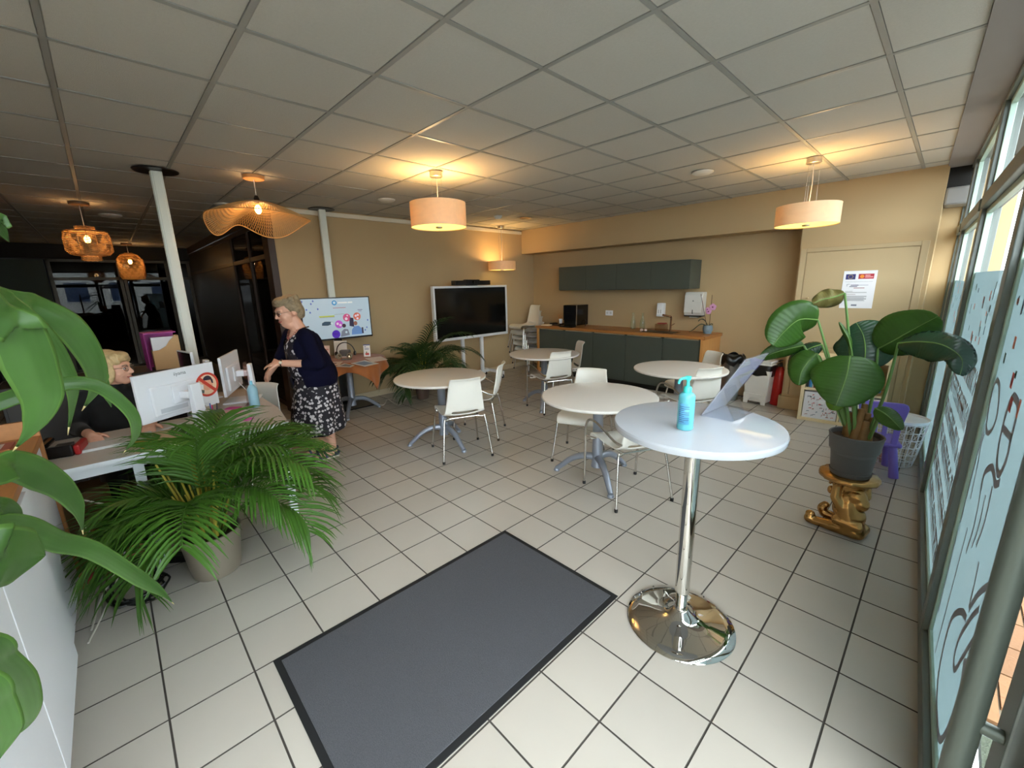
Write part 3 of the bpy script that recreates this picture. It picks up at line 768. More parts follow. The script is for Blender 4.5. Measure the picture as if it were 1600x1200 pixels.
# ================================================================== BAR TABLE
M_gloss = mat('bar_top_gloss', (184, 187, 193), rough=.07, var=.01, spec=.6)
M_mirror = mat('mirror_chrome', (225, 222, 216), rough=.03, metal=1., var=.0)
t = thing('bar_table', 'tall round white bar table on a chrome column and trumpet base', 'table', (-.70, 1.782, 0))
link('table_top', MB().lathe([(0, 1.004), (.335, 1.004), (.345, 1.009), (.348, 1.017), (.348, 1.030), (.344, 1.038), (.338, 1.04), (0, 1.04)], 96), M_gloss, t, smooth=22)
link('flange', MB().lathe([(0, .985), (.09, .985), (.095, 1.004), (0, 1.004)], 32), M_mirror, t)
link('column', MB().lathe([(.034, .18), (.034, .986), (0, .986)], 40, cap=False), M_mirror, t)
link('sleeve', MB().lathe([(.0, .075), (.026, .075), (.027, .18), (.034, .181)], 36, cap=False), M_mirror, t)
link('base', MB().lathe([(0, .0), (.247, .0), (.25, .006), (.246, .011), (.20, .018), (.14, .028), (.09, .040), (.055, .056), (.036, .078), (.026, .082), (0, .082)], 96), M_mirror, t, smooth=60)
# hand gel bottle
M_gelb = mat('gel_bottle_aqua', (120, 216, 232), rough=.2, var=.03, trans=.35)
M_pump = mat('gel_pump_turquoise', (70, 214, 204), rough=.3, var=.02)
t = thing('hand_gel_bottle', 'turquoise pump bottle of hand gel standing on the bar table', 'bottle', (-.699, 1.668, 1.04), R(30))
link('bottle', MB().lathe([(0, .001), (.030, .001), (.033, .006), (.033, .138), (.031, .148), (.022, .157), (.014, .160), (0, .160)], 32), M_gelb, t)
link('collar', MB().lathe([(.0, .158), (.0165, .158), (.0165, .178), (.012, .184), (0, .184)], 24), M_pump, t)
link('pump_head', MB().lathe([(0, .182), (.007, .182), (.006, .206), (.011, .212), (.012, .226), (0, .228)], 20).tube(bez([(0, 0, .219), (-.02, -.012, .219), (-.034, -.02, .213), (-.038, -.023, .198)], 4), [.006]*9+[.005]*4, 10), M_pump, t)
M_lab = mat('gel_label_blue', (96, 168, 206), rough=.5, var=.15, vscale=90)
lb = MB(); lb.grid(lambda i, j: (.0336*math.cos(R(-150+i*7)), .0336*math.sin(R(-150+i*7)), .028+.088*j), 12, 2)
link('label', lb, M_lab, t, solid=.0004)
lb = MB()
for r_ in range(9):
    lb.grid(lambda i, j: (.0341*math.cos(R(-146+i*6.5)), .0341*math.sin(R(-146+i*6.5)), .038+r_*.008+.0025*j), 12 if r_ % 3 else 7, 2)
o = link('label_print', lb, mat('label_ink', (60, 90, 130), rough=.6), t, solid=.0003); o['kind'] = 'stuff'
# acrylic sign holder
M_acr = thin_glass('acrylic_clear', (.97, .98, 1), refl=1.0)
M_paper = mat('paper_white', (236, 236, 240), rough=.7, var=.02)
t = thing('sign_holder', 'slanted clear acrylic sign holder with a white card on the bar table', 'sign holder', (-.66, 1.985, 1.04), 0)
A0, A1 = Vector((-.065, -.10, .002)), Vector((-.045, .165, .002))     # foot line of the slanted card
d = Vector((.17, -.03, .285))
def sheet(off, s0=0, s1=1, u0=0, u1=1):
    n = (A1-A0).cross(d).normalized()*off
    P = lambda u, s: A0+(A1-A0)*u+d*s+n
    return [P(u0, s0), P(u1, s0), P(u1, s1), P(u0, s1)]
def slab(q, th):
    n = (q[1]-q[0]).cross(q[3]-q[0]).normalized()*th
    return MB().add([*q, *[p+n for p in q]], [(0,1,2,3),(7,6,5,4),(0,4,5,1),(1,5,6,2),(2,6,7,3),(3,7,4,0)])
link('front_sheet', slab(sheet(.0), .002), M_acr, t, smooth=0)
link('card', slab(sheet(.0035, .01, .985, .02, .98), .0006), mat('card_backlit', (246, 246, 250), rough=.7, var=.01, translucent=.45), t, smooth=0)
link('rear_sheet', slab(sheet(.006), .002), M_acr, t, smooth=0)
pA = A0+d*.5+Vector((.012, 0, 0)); pB = A1+d*.5+Vector((.012, 0, 0))
link('support_leg', slab([Vector((.075, -.10, .002)), Vector((.09, .02, .002)), pB*.45+pA*.55, pA], .002), M_acr, t, smooth=0)
link('foot_sheet', slab([A0+Vector((0, 0, .001)), A1+Vector((0, 0, .001)), Vector((.10, .13, .003)), Vector((.075, -.10, .003))], .0015), M_acr, t, smooth=0)

# ================================================================== MAT
M_mat = mat('entrance_mat_pile', (86, 86, 90), rough=.95, var=.35, vscale=240, bump=.5, bscale=400, spec=.1)
t = thing('entrance_mat', 'dark grey entrance mat with black rubber border', 'mat', (0, 0, 0))
x0, x1, y0, y1 = -1.900, -1.008, .27, 1.717
link('border', MB().box(x0, x1, y0, y1, .0005, .005), mat('mat_border_black', (22, 22, 24), rough=.7), t, smooth=0, bevel=.002)
link('pile', MB().box(x0+.028, x1-.028, y0+.028, y1-.028, .004, .009), M_mat, t, smooth=0, bevel=.002)

# ================================================================== KITCHENETTE
M_green = mat('cabinet_dark_green', (76, 82, 74), rough=.42, var=.03)
M_oak = wood_mat('worktop_oak', (176, 116, 58), scale=4, axis='X', rough=.4, contrast=.18)
M_oak2 = wood_mat('side_panel_oak', (206, 146, 82), scale=4, axis='Z', rough=.4, contrast=.15)
M_alug = mat('grip_rail_alu', (222, 210, 184), rough=.35, metal=.7)
KX0, KX1, KF, KB = -5.44, -2.30, 5.92, 6.515
o = link('worktop', MB().box(KX0-.02, KX1+.02, KF-.04, KB, .855, .90), M_oak, smooth=0, bevel=.003); tag(o, 'long oak worktop running over the green base cabinets', 'worktop')
widths = [.62, .62, .63, .62, .57]; x = KX0+.04
for k, wd in enumerate(widths):
    t = thing('base_cabinet', 'dark green base cabinet unit, %s from the stacked chairs' % ['first', 'second', 'third', 'fourth', 'fifth'][k], 'cabinet', (x, KF, 0), 0, 'green base cabinets under the worktop')
    link('body', MB().box(0, wd, .02, KB-KF, .08, .853), M_green, t, smooth=0)
    link('plinth', MB().box(0, wd, .06, .09, 0, .08), M_black, t, smooth=0)
    dr = link('door', MB().box(.002, wd-.002, 0, .02, .09, .835), M_green, t, smooth=0, bevel=.002)
    link('grip_rail', MB().box(.03, wd-.03, -.014, .02, .836, .848), M_alug, dr, smooth=0)
    x += wd
for xx, lab in ((KX0, 'oak end panel of the counter beside the stacked chairs'), (KX1-.04, 'oak end panel closing the right end of the counter')):
    o = link('end_panel', MB().box(xx, xx+.04, KF-.03, KB, 0, .853), M_oak2, smooth=0, bevel=.003); tag(o, lab, 'panel', 'oak counter end panels')
# wall cupboards: four lift doors
ux0, ux1 = -5.11, -2.665; t_w = (ux1-ux0)/4
for k in range(4):
    t = thing('wall_cupboard', 'dark green wall cupboard with a lift door, %s from the left' % ['first', 'second', 'third', 'fourth'][k], 'cupboard', (ux0+k*t_w, 6.15, 1.545), 0, 'green wall cupboards')
    link('body', MB().box(0, t_w, .02, .365, 0, .415), M_green, t, smooth=0)
    link('door', MB().box(.001, t_w-.001, 0, .019, .008, .415), M_green, t, smooth=0, bevel=.0015)
    link('grip_rail', MB().box(.02, t_w-.02, .001, .02, -.002, .007), mat('grip_dark', (60, 62, 60), rough=.4), t, smooth=0)
# coffee machine
t = thing('coffee_machine', 'black boxy coffee machine on the oak worktop', 'coffee machine', (-4.72, 6.12, .90), 0)
M_blk2 = mat('gloss_black', (10, 10, 12), rough=.15, var=.02)
link('body', MB().box(-.15, .15, -.12, .22, .03, .39), M_blk2, t, smooth=0, bevel=.012)
link('front_panel', MB().box(-.145, .145, -.135, -.12, .12, .385), M_blk2, t, smooth=0, bevel=.004)
link('chrome_strip', MB().box(.138, .150, -.137, -.118, .02, .39), M_chrome, t, smooth=0, bevel=.002)
link('spout', MB().box(-.05, .03, -.17, -.13, .22, .26), M_blk2, t, smooth=0, bevel=.006)
link('drip_tray', MB().box(-.155, .12, -.24, -.10, .0, .03), M_blk2, t, smooth=0, bevel=.006)
link('power_cord', MB().tube(bez([(.15, .12, .12), (.19, .1, .10), (.20, .08, .03), (.17, .1, .01), (.15, .15, .06)], 6), .004, 6), M_black, t)
t = thing('paper_cup_holder', 'small white cup beside the coffee machine', 'cup', (-4.98, 6.05, .90))
link('cup', MB().lathe([(.0, .05), (.028, .05), (.035, .13), (.032, .13), (.026, .054), (0, .054)], 20), M_white, t)
link('stand', MB().lathe([(0, 0), (.05, 0), (.05, .01), (.02, .014), (.02, .05), (0, .05)], 20), M_blk2, t)
t = thing('sugar_caddy', 'dark tray with wooden stirrers and sachets at the counter end', 'tray', (-5.15, 6.15, .90))
link('tray', MB().box(-.12, .12, -.08, .08, 0, .015).box(-.12, -.11, -.08, .08, .015, .04).box(.11, .12, -.08, .08, .015, .04).box(-.11, .11, .07, .08, .015, .04), M_black, t, smooth=0)
link('pot', MB().lathe([(0, .015), (.035, .015), (.04, .10), (.036, .10), (.03, .02), (0, .02)], 18), mat('pot_amber', (150, 110, 70), rough=.3), t, loc=(.05, .02, 0))
b = MB()
for k in range(9):
    a = k*.7; b.tube([(.05, .02, .04), (.05+.035*math.cos(a), .02+.035*math.sin(a), .17+.006*k)], .003, 5)
link('stirrers', b, M_oak2, t)
o = link('napkin_pile', MB().box(-.09, .09, -.06, .06, 0, .012).box(-.08, .09, -.05, .06, .012, .02), mat('napkin_cream', (232, 214, 176), rough=.8), loc=(-5.28, 5.99, .90), rot=(0, 0, .3), smooth=0); tag(o, 'small pile of cream napkins at the left end of the worktop', 'napkins')
# socket on the wall
t = thing('wall_socket', 'white double wall socket beside the coffee machine', 'socket', (-4.24, 6.52, 1.135))
link('plate', MB().box(-.075, .075, -.012, 0, -.045, .045), M_white, t, smooth=0, bevel=.004)
for s_ in (-.036, .036): link('outlet', MB().lathe([(0, .001), (.018, .001), (.021, .004), (.021, 0)], 18), mat('socket_grey', (210, 210, 206), rough=.4), t, loc=(s_, -.012, 0), rot=(PI/2, 0, 0))
# carafes
M_cg = thin_glass('carafe_glass', (.92, .96, .94), refl=1.4)
for k, (xx, lab) in enumerate(((-3.62, 'clear glass carafe on the worktop, the left of two'), (-3.45, 'clear glass carafe on the worktop, nearer the tap'))):
    t = thing('glass_carafe', lab, 'carafe', (xx, 6.28, .90), 0, 'glass carafes on the worktop')
    link('glass', MB().lathe([(0, .002), (.04, .002), (.043, .01), (.043, .10), (.034, .15), (.017, .20), (.015, .24), (.022, .27), (.020, .27), (.013, .24), (.015, .20), (.031, .15), (.040, .10), (.040, .012), (0, .006)], 24), M_cg, t, smooth=70)
# sink, tap and basin items
t = thing('sink_tap', 'bronze swan-neck tap above the dark sink', 'tap', (-2.98, 6.30, .90))
M_brz = mat('tap_bronze', (120, 84, 58), rough=.25, metal=.9)
link('spout', MB().tube(bez([(0, 0, 0), (0, 0, .12), (0, 0, .215), (-.02, -.03, .232), (-.11, -.07, .255)], 6), .014, 14), M_brz, t)
link('base_ring', MB().lathe([(0, 0), (.024, 0), (.024, .01), (.016, .014), (0, .014)], 20), M_brz, t)
link('lever', MB().tube([(.01, .01, .09), (.05, .03, .12)], .005, 8), M_brz, t)
t = thing('sink', 'dark bronze sink let into the oak worktop', 'sink', (-3.05, 6.14, .90))
link('rim', MB().box(-.28, .25, -.16, .14, .0, .004), M_brz, t, smooth=0, bevel=.002)
link('bowl_shade', MB().box(-.24, .21, -.13, .11, .0035, .0052), mat('sink_shadow', (42, 30, 24), rough=.4, metal=.5), t, smooth=0)  # flat sheet, no hollow: the bowl's shade is painted in dark
t = thing('clear_tub', 'small clear tub with a red lid behind the sink', 'box', (-3.17, 6.38, .90))
link('tub', MB().box(-.09, .09, -.05, .05, 0, .10), thin_glass('tub_plastic', (.85, .8, .75), refl=1.2), t, smooth=0, bevel=.008)
link('lid', MB().box(-.05, .07, -.05, .05, .10, .115), mat('lid_red', (170, 60, 50), rough=.5), t, smooth=0, bevel=.005)
for k, xx in enumerate((-3.34, -3.27)):
    o = link('soap_tablet', MB().ell((0, 0, .018), (.025, .02, .018), 12, 8), mat('soap_pink', (240, 214, 206), rough=.4), loc=(xx, 6.06, .905)); tag(o, ['pinkish soap tablet at the left edge of the sink', 'whitish soap tablet at the sink edge nearer the tap'][k], 'soap', 'soap tablets by the sink')
# soap dispenser
t = thing('soap_dispenser', 'white soap dispenser on the wall above the tap', 'dispenser', (-3.235, 6.52, 1.11))
link('cover', MB().box(-.055, .055, -.10, 0, 0, .215), M_white, t, smooth=0, bevel=.014)
link('push_bar', MB().box(-.05, .05, -.11, -.06, .0, .05), M_white, t, smooth=0, bevel=.008)
link('sight_window', MB().box(-.022, -.014, -.1015, -.1, .04, .11).box(.014, .022, -.1015, -.1, .04, .11), mat('slot_grey', (140, 140, 136), rough=.4), t, smooth=0)
# towel dispenser
t = thing('towel_dispenser', 'white folded paper towel dispenser on the wall near the orchid', 'dispenser', (-2.685, 6.52, 1.145))
pf = [(-.13, 0), (-.16, .05), (-.155, .30), (-.13, .35), (0, .35), (0, 0)]
link('cover', MB().prism(pf, -.135, .135, 'x'), mat('dispenser_cover', (222, 220, 214), rough=.3), t, smooth=0, bevel=.012)
link('base', MB().box(-.13, .13, -.145, -.01, -.014, .004), M_black, t, smooth=0, bevel=.004)
link('paper_towel', MB().box(-.06, .06, -.11, -.05, -.03, -.014), M_paper, t, smooth=0)
link('level_slot', MB().box(-.006, .006, -.162, -.150, .03, .09), mat('slot_dark', (70, 70, 68)), t, smooth=0)
link('badge', MB().lathe([(0, 0), (.011, 0), (.011, .002), (0, .002)], 14), mat('slot_grey', (140, 140, 136)), t, loc=(0, -.155, .22), rot=(PI/2, 0, 0))
# orchid
t = thing('orchid', 'pink orchid in a blue-grey round pot at the counter end', 'plant', (-2.415, 6.30, .90))
link('pot', MB().lathe([(0, 0), (.052, 0), (.058, .012), (.055, .02), (.068, .05), (.070, .08), (.060, .12), (.055, .12), (.05, .09), (0, .09)], 28), mat('pot_blue_grey', (120, 138, 148), rough=.35), t)
def blade(b, pts, wd, fold=.25, n=6, prof=None):
    P = bez([Vector(p) for p in pts], n); k = len(P)
    rows = []
    for i, p in enumerate(P):
        tt = (P[min(i+1, k-1)]-P[max(i-1, 0)]).normalized()
        sd = tt.cross(Vector((0, 0, 1)))
        if sd.length < .05: sd = Vector((1, 0, 0))
        sd.normalize(); up = sd.cross(tt).normalized()
        s = i/(k-1); w_ = wd*(prof(s) if prof else (math.sin(PI*min(1, s*.96+.04))**.75))
        rows.append([p-sd*w_/2+up*fold*w_/2, p, p+sd*w_/2+up*fold*w_/2])
    return b.add([q for r_ in rows for q in r_], [(i*3+j, i*3+j+1, (i+1)*3+j+1, (i+1)*3+j) for i in range(k-1) for j in (0, 1)])
M_oleaf = mat('orchid_leaf', (58, 78, 38), rough=.4, var=.15)
for pts, w_ in (([(0, 0, .10), (-.09, -.03, .13), (-.18, -.06, .05), (-.24, -.08, .01)], .075), ([(0, 0, .11), (-.05, -.02, .19), (-.10, -.03, .20), (-.13, -.03, .17)], .06), ([(0, 0, .1), (.04, .02, .14), (.05, .03, .13)], .04)):
    link('leaf', blade(MB(), pts, w_), M_oleaf, t, solid=.003)
M_stk = mat('stake_brown', (96, 70, 50), rough=.7)
link('stake', MB().tube([(-.01, 0, .08), (-.145, .02, .565)], .004, 6), M_stk, t)
link('stake', MB().tube([(.02, 0, .08), (.015, .02, .555)], .004, 6), M_stk, t)
M_orch = mat('orchid_petal_pink', (222, 160, 200), rough=.5, var=.15, vscale=30)
for cx, cz, ss in ((.055, .385, .042), (.0, .32, .036), (-.015, .35, .028)):
    b = MB()
    for k in range(5):
        a = k*2*PI/5+.3; b.ell((cx+ss*.6*math.cos(a), -.02, cz+ss*.6*math.sin(a)), (ss*.6, .006, ss*.6), 10, 6)
    f_ = link('flower', b, M_orch, t); link('lip', MB().ell((cx, -.03, cz), (ss*.28, .01, ss*.28), 10, 6), mat('orchid_lip', (130, 50, 100)), f_)

# ================================================================== SCREENS
M_scr_off = mat('screen_off_black', (8, 9, 9), rough=.12, var=.02, spec=.6)
t = thing('interactive_display', 'large white-framed interactive display, switched off, on a wheeled stand', 'display', (-5.75, 4.587, 0))
DY0, DY1, DZ0, DZ1 = -.805, .805, .775, 1.668
link('frame', MB().box(-.04, .03, DY0, DY1, DZ0, DZ0+.045).box(-.04, .03, DY0, DY1, DZ1-.035, DZ1).box(-.04, .03, DY0, DY0+.035, DZ0+.045, DZ1-.035).box(-.04, .03, DY1-.035, DY1, DZ0+.045, DZ1-.035), M_white, t, smooth=0, bevel=.004)
link('screen', MB().box(-.03, .018, DY0+.035, DY1-.035, DZ0+.045, DZ1-.035), M_scr_off, t, smooth=0)
link('back_shell', MB().box(-.09, -.04, DY0+.05, DY1-.05, DZ0+.05, DZ1-.05), M_white, t, smooth=0, bevel=.01)
for yy in (-.19, .24):
    link('stand_leg', MB().box(-.10, -.05, yy-.028, yy+.028, .12, 1.3), M_white, t, smooth=0, bevel=.006)
link('stand_base', MB().box(-.16, -.10, -.45, .45, .09, .14).box(-.27, .27, -.47, -.42, .09, .14).box(-.27, .27, .42, .47, .09, .14).box(-.1, -.05, -.2, .25, .10, .14), M_white, t, smooth=0, bevel=.006)
for yy in (-.445, .445):
    for xx in (-.24, .24):
        link('caster', MB().lathe([(0, -.014), (.035, -.014), (.038, -.008), (.038, .008), (.035, .014), (0, .014)], 18), M_black, t, loc=(xx, yy, .042), rot=(PI/2, 0, 0))
        link('caster_fork', MB().box(xx-.03, xx+.03, yy-.024, yy-.018, .04, .09).box(xx-.03, xx+.03, yy+.018, yy+.024, .04, .09).box(xx-.03, xx+.03, yy-.024, yy+.024, .085, .095), M_white, t, smooth=0)
t = thing('video_bar', 'black camera and speaker bar on top of the large display', 'video bar', (-5.74, 4.587, 1.668))
link('body', MB().box(-.06, .05, -.385, .385, .008, .085), M_black, t, smooth=0, bevel=.008)
link('camera_hump', MB().box(-.05, .055, -.14, .14, .02, .10), M_black, t, smooth=0, bevel=.008)
link('lens', MB().lathe([(0, .0), (.022, 0), (.022, .006), (.015, .006), (0, .003)], 20), M_scr_off, t, loc=(.055, 0, .058), rot=(0, PI/2, 0))
link('foot', MB().box(-.04, .03, -.1, .1, 0, .01), M_black, t, smooth=0)

# wall-side TV with a slide on screen
M_tv = mat('tv_slide_pale', (186, 206, 220), rough=.3, var=.05, vscale=1.5, emit=(190, 212, 228), estr=.2)
t = thing('television', 'lit flat television with a pale blue slide, behind the standing woman', 'television', (-5.86, 2.298, 0))
TY0, TY1, TZ0, TZ1 = -.475, .475, .975, 1.548
link('bezel', MB().box(-.035, .012, TY0, TY1, TZ0, TZ0+.022).box(-.035, .012, TY0, TY1, TZ1-.012, TZ1).box(-.035, .012, TY0, TY0+.012, TZ0, TZ1).box(-.035, .012, TY1-.012, TY1, TZ0, TZ1), M_black, t, smooth=0, bevel=.002)
link('screen', MB().box(-.03, .006, TY0+.01, TY1-.01, TZ0+.02, TZ1-.01), M_tv, t, smooth=0)
link('housing', MB().box(-.07, -.035, TY0+.1, TY1-.1, TZ0+.05, TZ1-.1), M_black, t, smooth=0, bevel=.01)
link('stand_post', MB().box(-.11, -.07, -.05, .05, .02, 1.35), M_black, t, smooth=0, bevel=.004)
link('stand_base', MB().box(-.22, .26, -.40, .36, 0, .02), M_black, t, smooth=0, bevel=.006)
def pr(name, quads, c, e=.2, x=.0062):
    b = MB()
    for q in quads: b.prism(q, x, x+.0005, 'x')
    link(name, b, mat('slide_%d_%d_%d' % c, c, rough=.3, emit=c, estr=e), t, smooth=0)
def S(px, py):   # slide coords 0..1 from top-left
    return (TY0+.01+(TY1-TY0-.02)*px, TZ1-.01-(TZ1-TZ0-.03)*py)
def rect(a, b_, c, d): return [S(a, b_), S(a, d), S(c, d), S(c, b_)]
def circ(cx, cyy, r, n=22, asp=1.72): return [S(cx+r*math.cos(2*PI*i/n)/asp, cyy+r*math.sin(2*PI*i/n)) for i in range(n)]
pr('slide_logo', [circ(.468, .115, .062)], (44, 140, 200)); pr('slide_logo_hole', [circ(.468, .112, .034)], (190, 216, 232), x=.0065)
pr('slide_title', [rect(.52, .10, .66, .135), rect(.67, .10, .74, .135)], (236, 244, 250)); pr('slide_subtitle', [rect(.44, .235, .63, .25)], (176, 120, 140))
pr('slide_green_line', [rect(.23, .425, .45, .455)], (190, 200, 60)); pr('slide_green_text', [rect(.24, .46, .45, .468), rect(.45, .40, .60, .406)], (120, 130, 120))
pr('slide_diamond', [[S(cx-.013, cyy), S(cx, cyy+.03), S(cx+.013, cyy), S(cx, cyy-.03)] for cx, cyy in ((.02, .06), (.17, .055), (.14, .12), (.07, .255), (.225, .25), (.115, .325), (.955, .60), (.93, .79), (.90, .855))], (84, 110, 190))
pr('slide_stamp', [[S(.255, .66), S(.26, .60), S(.30, .565), S(.36, .57), S(.42, .585), S(.40, .64), S(.34, .67)]], (60, 84, 104)); pr('slide_cloud', [circ(.40, .615, .032)], (206, 222, 230), x=.0066)
pr('slide_bubble', [circ(.445, .90, .105)], (84, 40, 190)); pr('slide_bubble', [circ(.502, .655, .10)], (196, 92, 214)); pr('slide_bubble', [circ(.63, .50, .10)], (214, 90, 140)); pr('slide_bubble', [circ(.79, .485, .10)], (214, 112, 92))
pr('slide_bubble_icon', [circ(.482, .64, .032), circ(.523, .68, .032), circ(.62, .53, .036), circ(.64, .45, .02), circ(.77, .47, .03), circ(.805, .45, .028), circ(.795, .54, .03)], (238, 220, 236), x=.0068)
pr('slide_text', [rect(.40, .875, .48, .885), rect(.41, .905, .47, .913)], (50, 20, 130), x=.0068)
pr('slide_person_shirt', [[S(.68, .95), S(.69, .82), S(.73, .74), S(.80, .73), S(.84, .80), S(.85, .95)]], (104, 146, 206)); pr('slide_person_hair', [circ(.755, .66, .055, asp=1.9)], (150, 98, 80), x=.0066)
pr('slide_chair', [[S(.66, .72), S(.67, .50), S(.73, .52), S(.73, .75)], rect(.845, .78, .87, .94)], (50, 40, 70)); pr('slide_person_second', [[S(.51, .98), S(.53, .84), S(.575, .78), S(.63, .80), S(.65, .95)]], (126, 134, 152))
pr('slide_person_second_hair', [circ(.575, .70, .05)], (66, 44, 60), x=.0066); pr('slide_small_text', [rect(.81, .31, .885, .325), rect(.82, .345, .87, .358)], (110, 110, 150))
pr('slide_heart', [circ(.60, .87, .03)], (206, 226, 236), x=.0067)

# orange-clothed round table below the TV
t = dup(T1, (-5.50, 2.22, 0), R(325), 'round table under an orange cloth below the lit television', 'round pedestal tables')
M_cloth = mat('orange_tablecloth', (164, 92, 36), rough=.75, var=.25, vscale=9, bump=.4, bscale=14, sheen=.2)
b = MB(); NA = 120
def cl(i, j):
    a = 2*PI*i/NA
    if j <= 3: r_ = .478*(j/3); return (r_*math.cos(a), r_*math.sin(a), .744+.002*math.sin(9*a)*j/3)
    s = (j-3)/8
    q = a-R(-70); drop = min(.40, .60/max(abs(math.cos(q-PI/4)), abs(math.sin(q-PI/4)))-.478)+.02*math.sin(5*a)
    rr = .482+.016*s+.035*s*math.sin(7*a+1.0)+.012*s*math.sin(17*a)
    return (rr*math.cos(a), rr*math.sin(a), .742-drop*s-.006*(1-s)*s)
b.grid(lambda i, j: cl(i, j), NA, 12, closeu=True)
o = link('tablecloth', b, M_cloth, loc=(-5.50, 2.22, 0), smooth=180, solid=.003, fix=False); tag(o, 'crinkled orange cloth draped over the round table below the television', 'tablecloth')
def on_tab(px, z=.748): return at_z(px[0], px[1], z)
def leaflet(label, corners, c, z=.7465, prints=()):
    P = [at_z(x, y, z) for x, y in corners]
    cen = sum(P, Vector())/4
    q = [(p.x-cen.x, p.y-cen.y) for p in P]
    t = thing('leaflet', label, 'leaflet', (cen.x, cen.y, z), 0, 'papers on the orange table')
    link('sheet', MB().prism(q, 0, .0025), mat('leaflet_%d_%d_%d' % c, c, rough=.5), t, smooth=0)
    for k, (s0, s1, cc) in enumerate(prints):
        lerp = lambda u, v: tuple(Vector(q[0])*(1-u)*(1-v)+Vector(q[1])*u*(1-v)+Vector(q[2])*u*v+Vector(q[3])*(1-u)*v)
        link('print', MB().prism([lerp(s0, s0), lerp(s1, s0), lerp(s1, s1), lerp(s0, s1)], .0025, .0029), mat('leaflet_print_%d_%d_%d' % cc, cc, rough=.5), t, smooth=0)
leaflet('pale leaflet on the orange table nearest the palm', [(570, 560), (595, 557), (606, 562), (582, 566)], (224, 208, 196))
leaflet('blue and white picture leaflet in the middle of the orange table', [(548, 568), (570, 563), (592, 568), (570, 573)], (206, 206, 204), prints=((.15, .8, (104, 128, 160)),))
leaflet('dark striped leaflet at the front of the orange table', [(524, 573), (538, 568), (554, 571), (548, 574)], (204, 194, 176), prints=((.2, .85, (92, 92, 90)),))
leaflet('tan leaflet beside the standing woman on the orange table', [(508, 571), (510, 566), (536, 565), (530, 571)], (214, 186, 152), prints=((.3, .7, (150, 100, 70)),))
def standcard(name, label, cat, px, wd, ht, tilt, rz, c, prints):
    p = at_z(px[0], px[1], .748)
    t = thing(name, label, cat, (p.x, p.y, .747), rz)
    bk = math.tan(tilt)*ht
    def pan(u0, u1, v0, v1, off):
        f = lambda u, v: Vector((-bk*v-off*.0, (u-.5)*wd, v*ht))
        n = Vector((math.cos(tilt), 0, math.sin(tilt)))*off
        return [f(u0, v0)+n, f(u1, v0)+n, f(u1, v1)+n, f(u0, v1)+n]
    def sl(q, th):
        n = Vector((math.cos(tilt), 0, math.sin(tilt)))*th
        return MB().add([*q, *[x+n for x in q]], [(0,3,2,1),(4,5,6,7),(0,1,5,4),(1,2,6,5),(2,3,7,6),(3,0,4,7)])
    link('card', sl(pan(0, 1, 0, 1, 0), .003), mat('card_%d_%d_%d' % c, c, rough=.45), t, smooth=0)
    link('strut', MB().add([(-bk*.8, -.02, ht*.8), (-bk*.8, .02, ht*.8), (-bk-.05, .02, .001), (-bk-.05, -.02, .001)], [(0, 1, 2, 3)]), M_paper, t, solid=.002, smooth=0)
    for k, (u0, u1, v0, v1, cc) in enumerate(prints):
        link('print', sl(pan(u0, u1, v0, v1, .003), .0006), mat('card_print_%d_%d_%d' % cc, cc, rough=.5), t, smooth=0)
    return t
standcard('flyer_stand', 'small white flyer with a blue header standing on the orange table', 'flyer', (574, 557), .088, .165, R(6), R(-38), (236, 232, 226), [(0, 1, .92, 1, (92, 104, 170)), (.15, .4, .78, .84, (110, 130, 180)), (.15, .85, .55, .72, (190, 190, 200)), (.25, .8, .12, .30, (200, 80, 76)), (.35, .5, .3, .42, (120, 140, 80))])
standcard('flyer_stand', 'pink printed flyer standing right beside the navy cardigan', 'flyer', (510, 563), .10, .19, R(12), R(-38), (236, 206, 196), [(.15, .85, .68, .78, (206, 150, 140)), (.12, .3, .30, .40, (120, 60, 80)), (.5, .7, .34, .44, (120, 60, 80)), (.2, .45, .12, .22, (120, 60, 80)), (.6, .8, .14, .24, (140, 80, 96))])
t = standcard('tablet_easel', 'white tablet case propped on an easel behind the headset', 'tablet', (533, 559), .165, .225, R(14), R(-36), (228, 222, 214), [])
# headset with lamp visor
p = at_z(541, 561, .748)
t = thing('viewer_headset', 'grey and chrome viewer headset with a black headband on the orange table', 'headset', (p.x+.03, p.y, .747), R(-40))
link('headband', MB().tube([(.02+.02*math.sin(PI*k/16), .11*math.cos(PI*k/16)*1.05, .10+.13*math.sin(PI*k/16)) for k in range(17)], .006, 8), M_black, t)
link('visor', MB().box(-.02, .06, -.075, .055, .05, .13), mat('visor_grey', (92, 88, 86), rough=.5), t, smooth=0, bevel=.012)
link('lens_cup', MB().lathe([(0, 0), (.03, 0), (.04, .03), (.03, .032), (0, .02)], 20), M_mirror, t, loc=(.05, -.075, .045), rot=(0, R(70), 0))
link('lens_cup', MB().lathe([(0, 0), (.03, 0), (.04, .03), (.03, .032), (0, .02)], 20), M_mirror, t, loc=(.05, .06, .05), rot=(0, R(70), 0))
link('stand', MB().box(-.02, .06, -.06, .06, .0, .012), mat('visor_clear', (180, 184, 190), rough=.15, metal=.6), t, smooth=0, bevel=.004)
link('earpiece', MB().lathe([(0, -.012), (.026, -.012), (.03, 0), (.026, .012), (0, .012)], 18), M_black, t, loc=(.03, .118, .085), rot=(PI/2, 0, 0))
link('earpiece', MB().lathe([(0, -.012), (.026, -.012), (.03, 0), (.026, .012), (0, .012)], 18), M_black, t, loc=(.03, -.118, .085), rot=(PI/2, 0, 0))
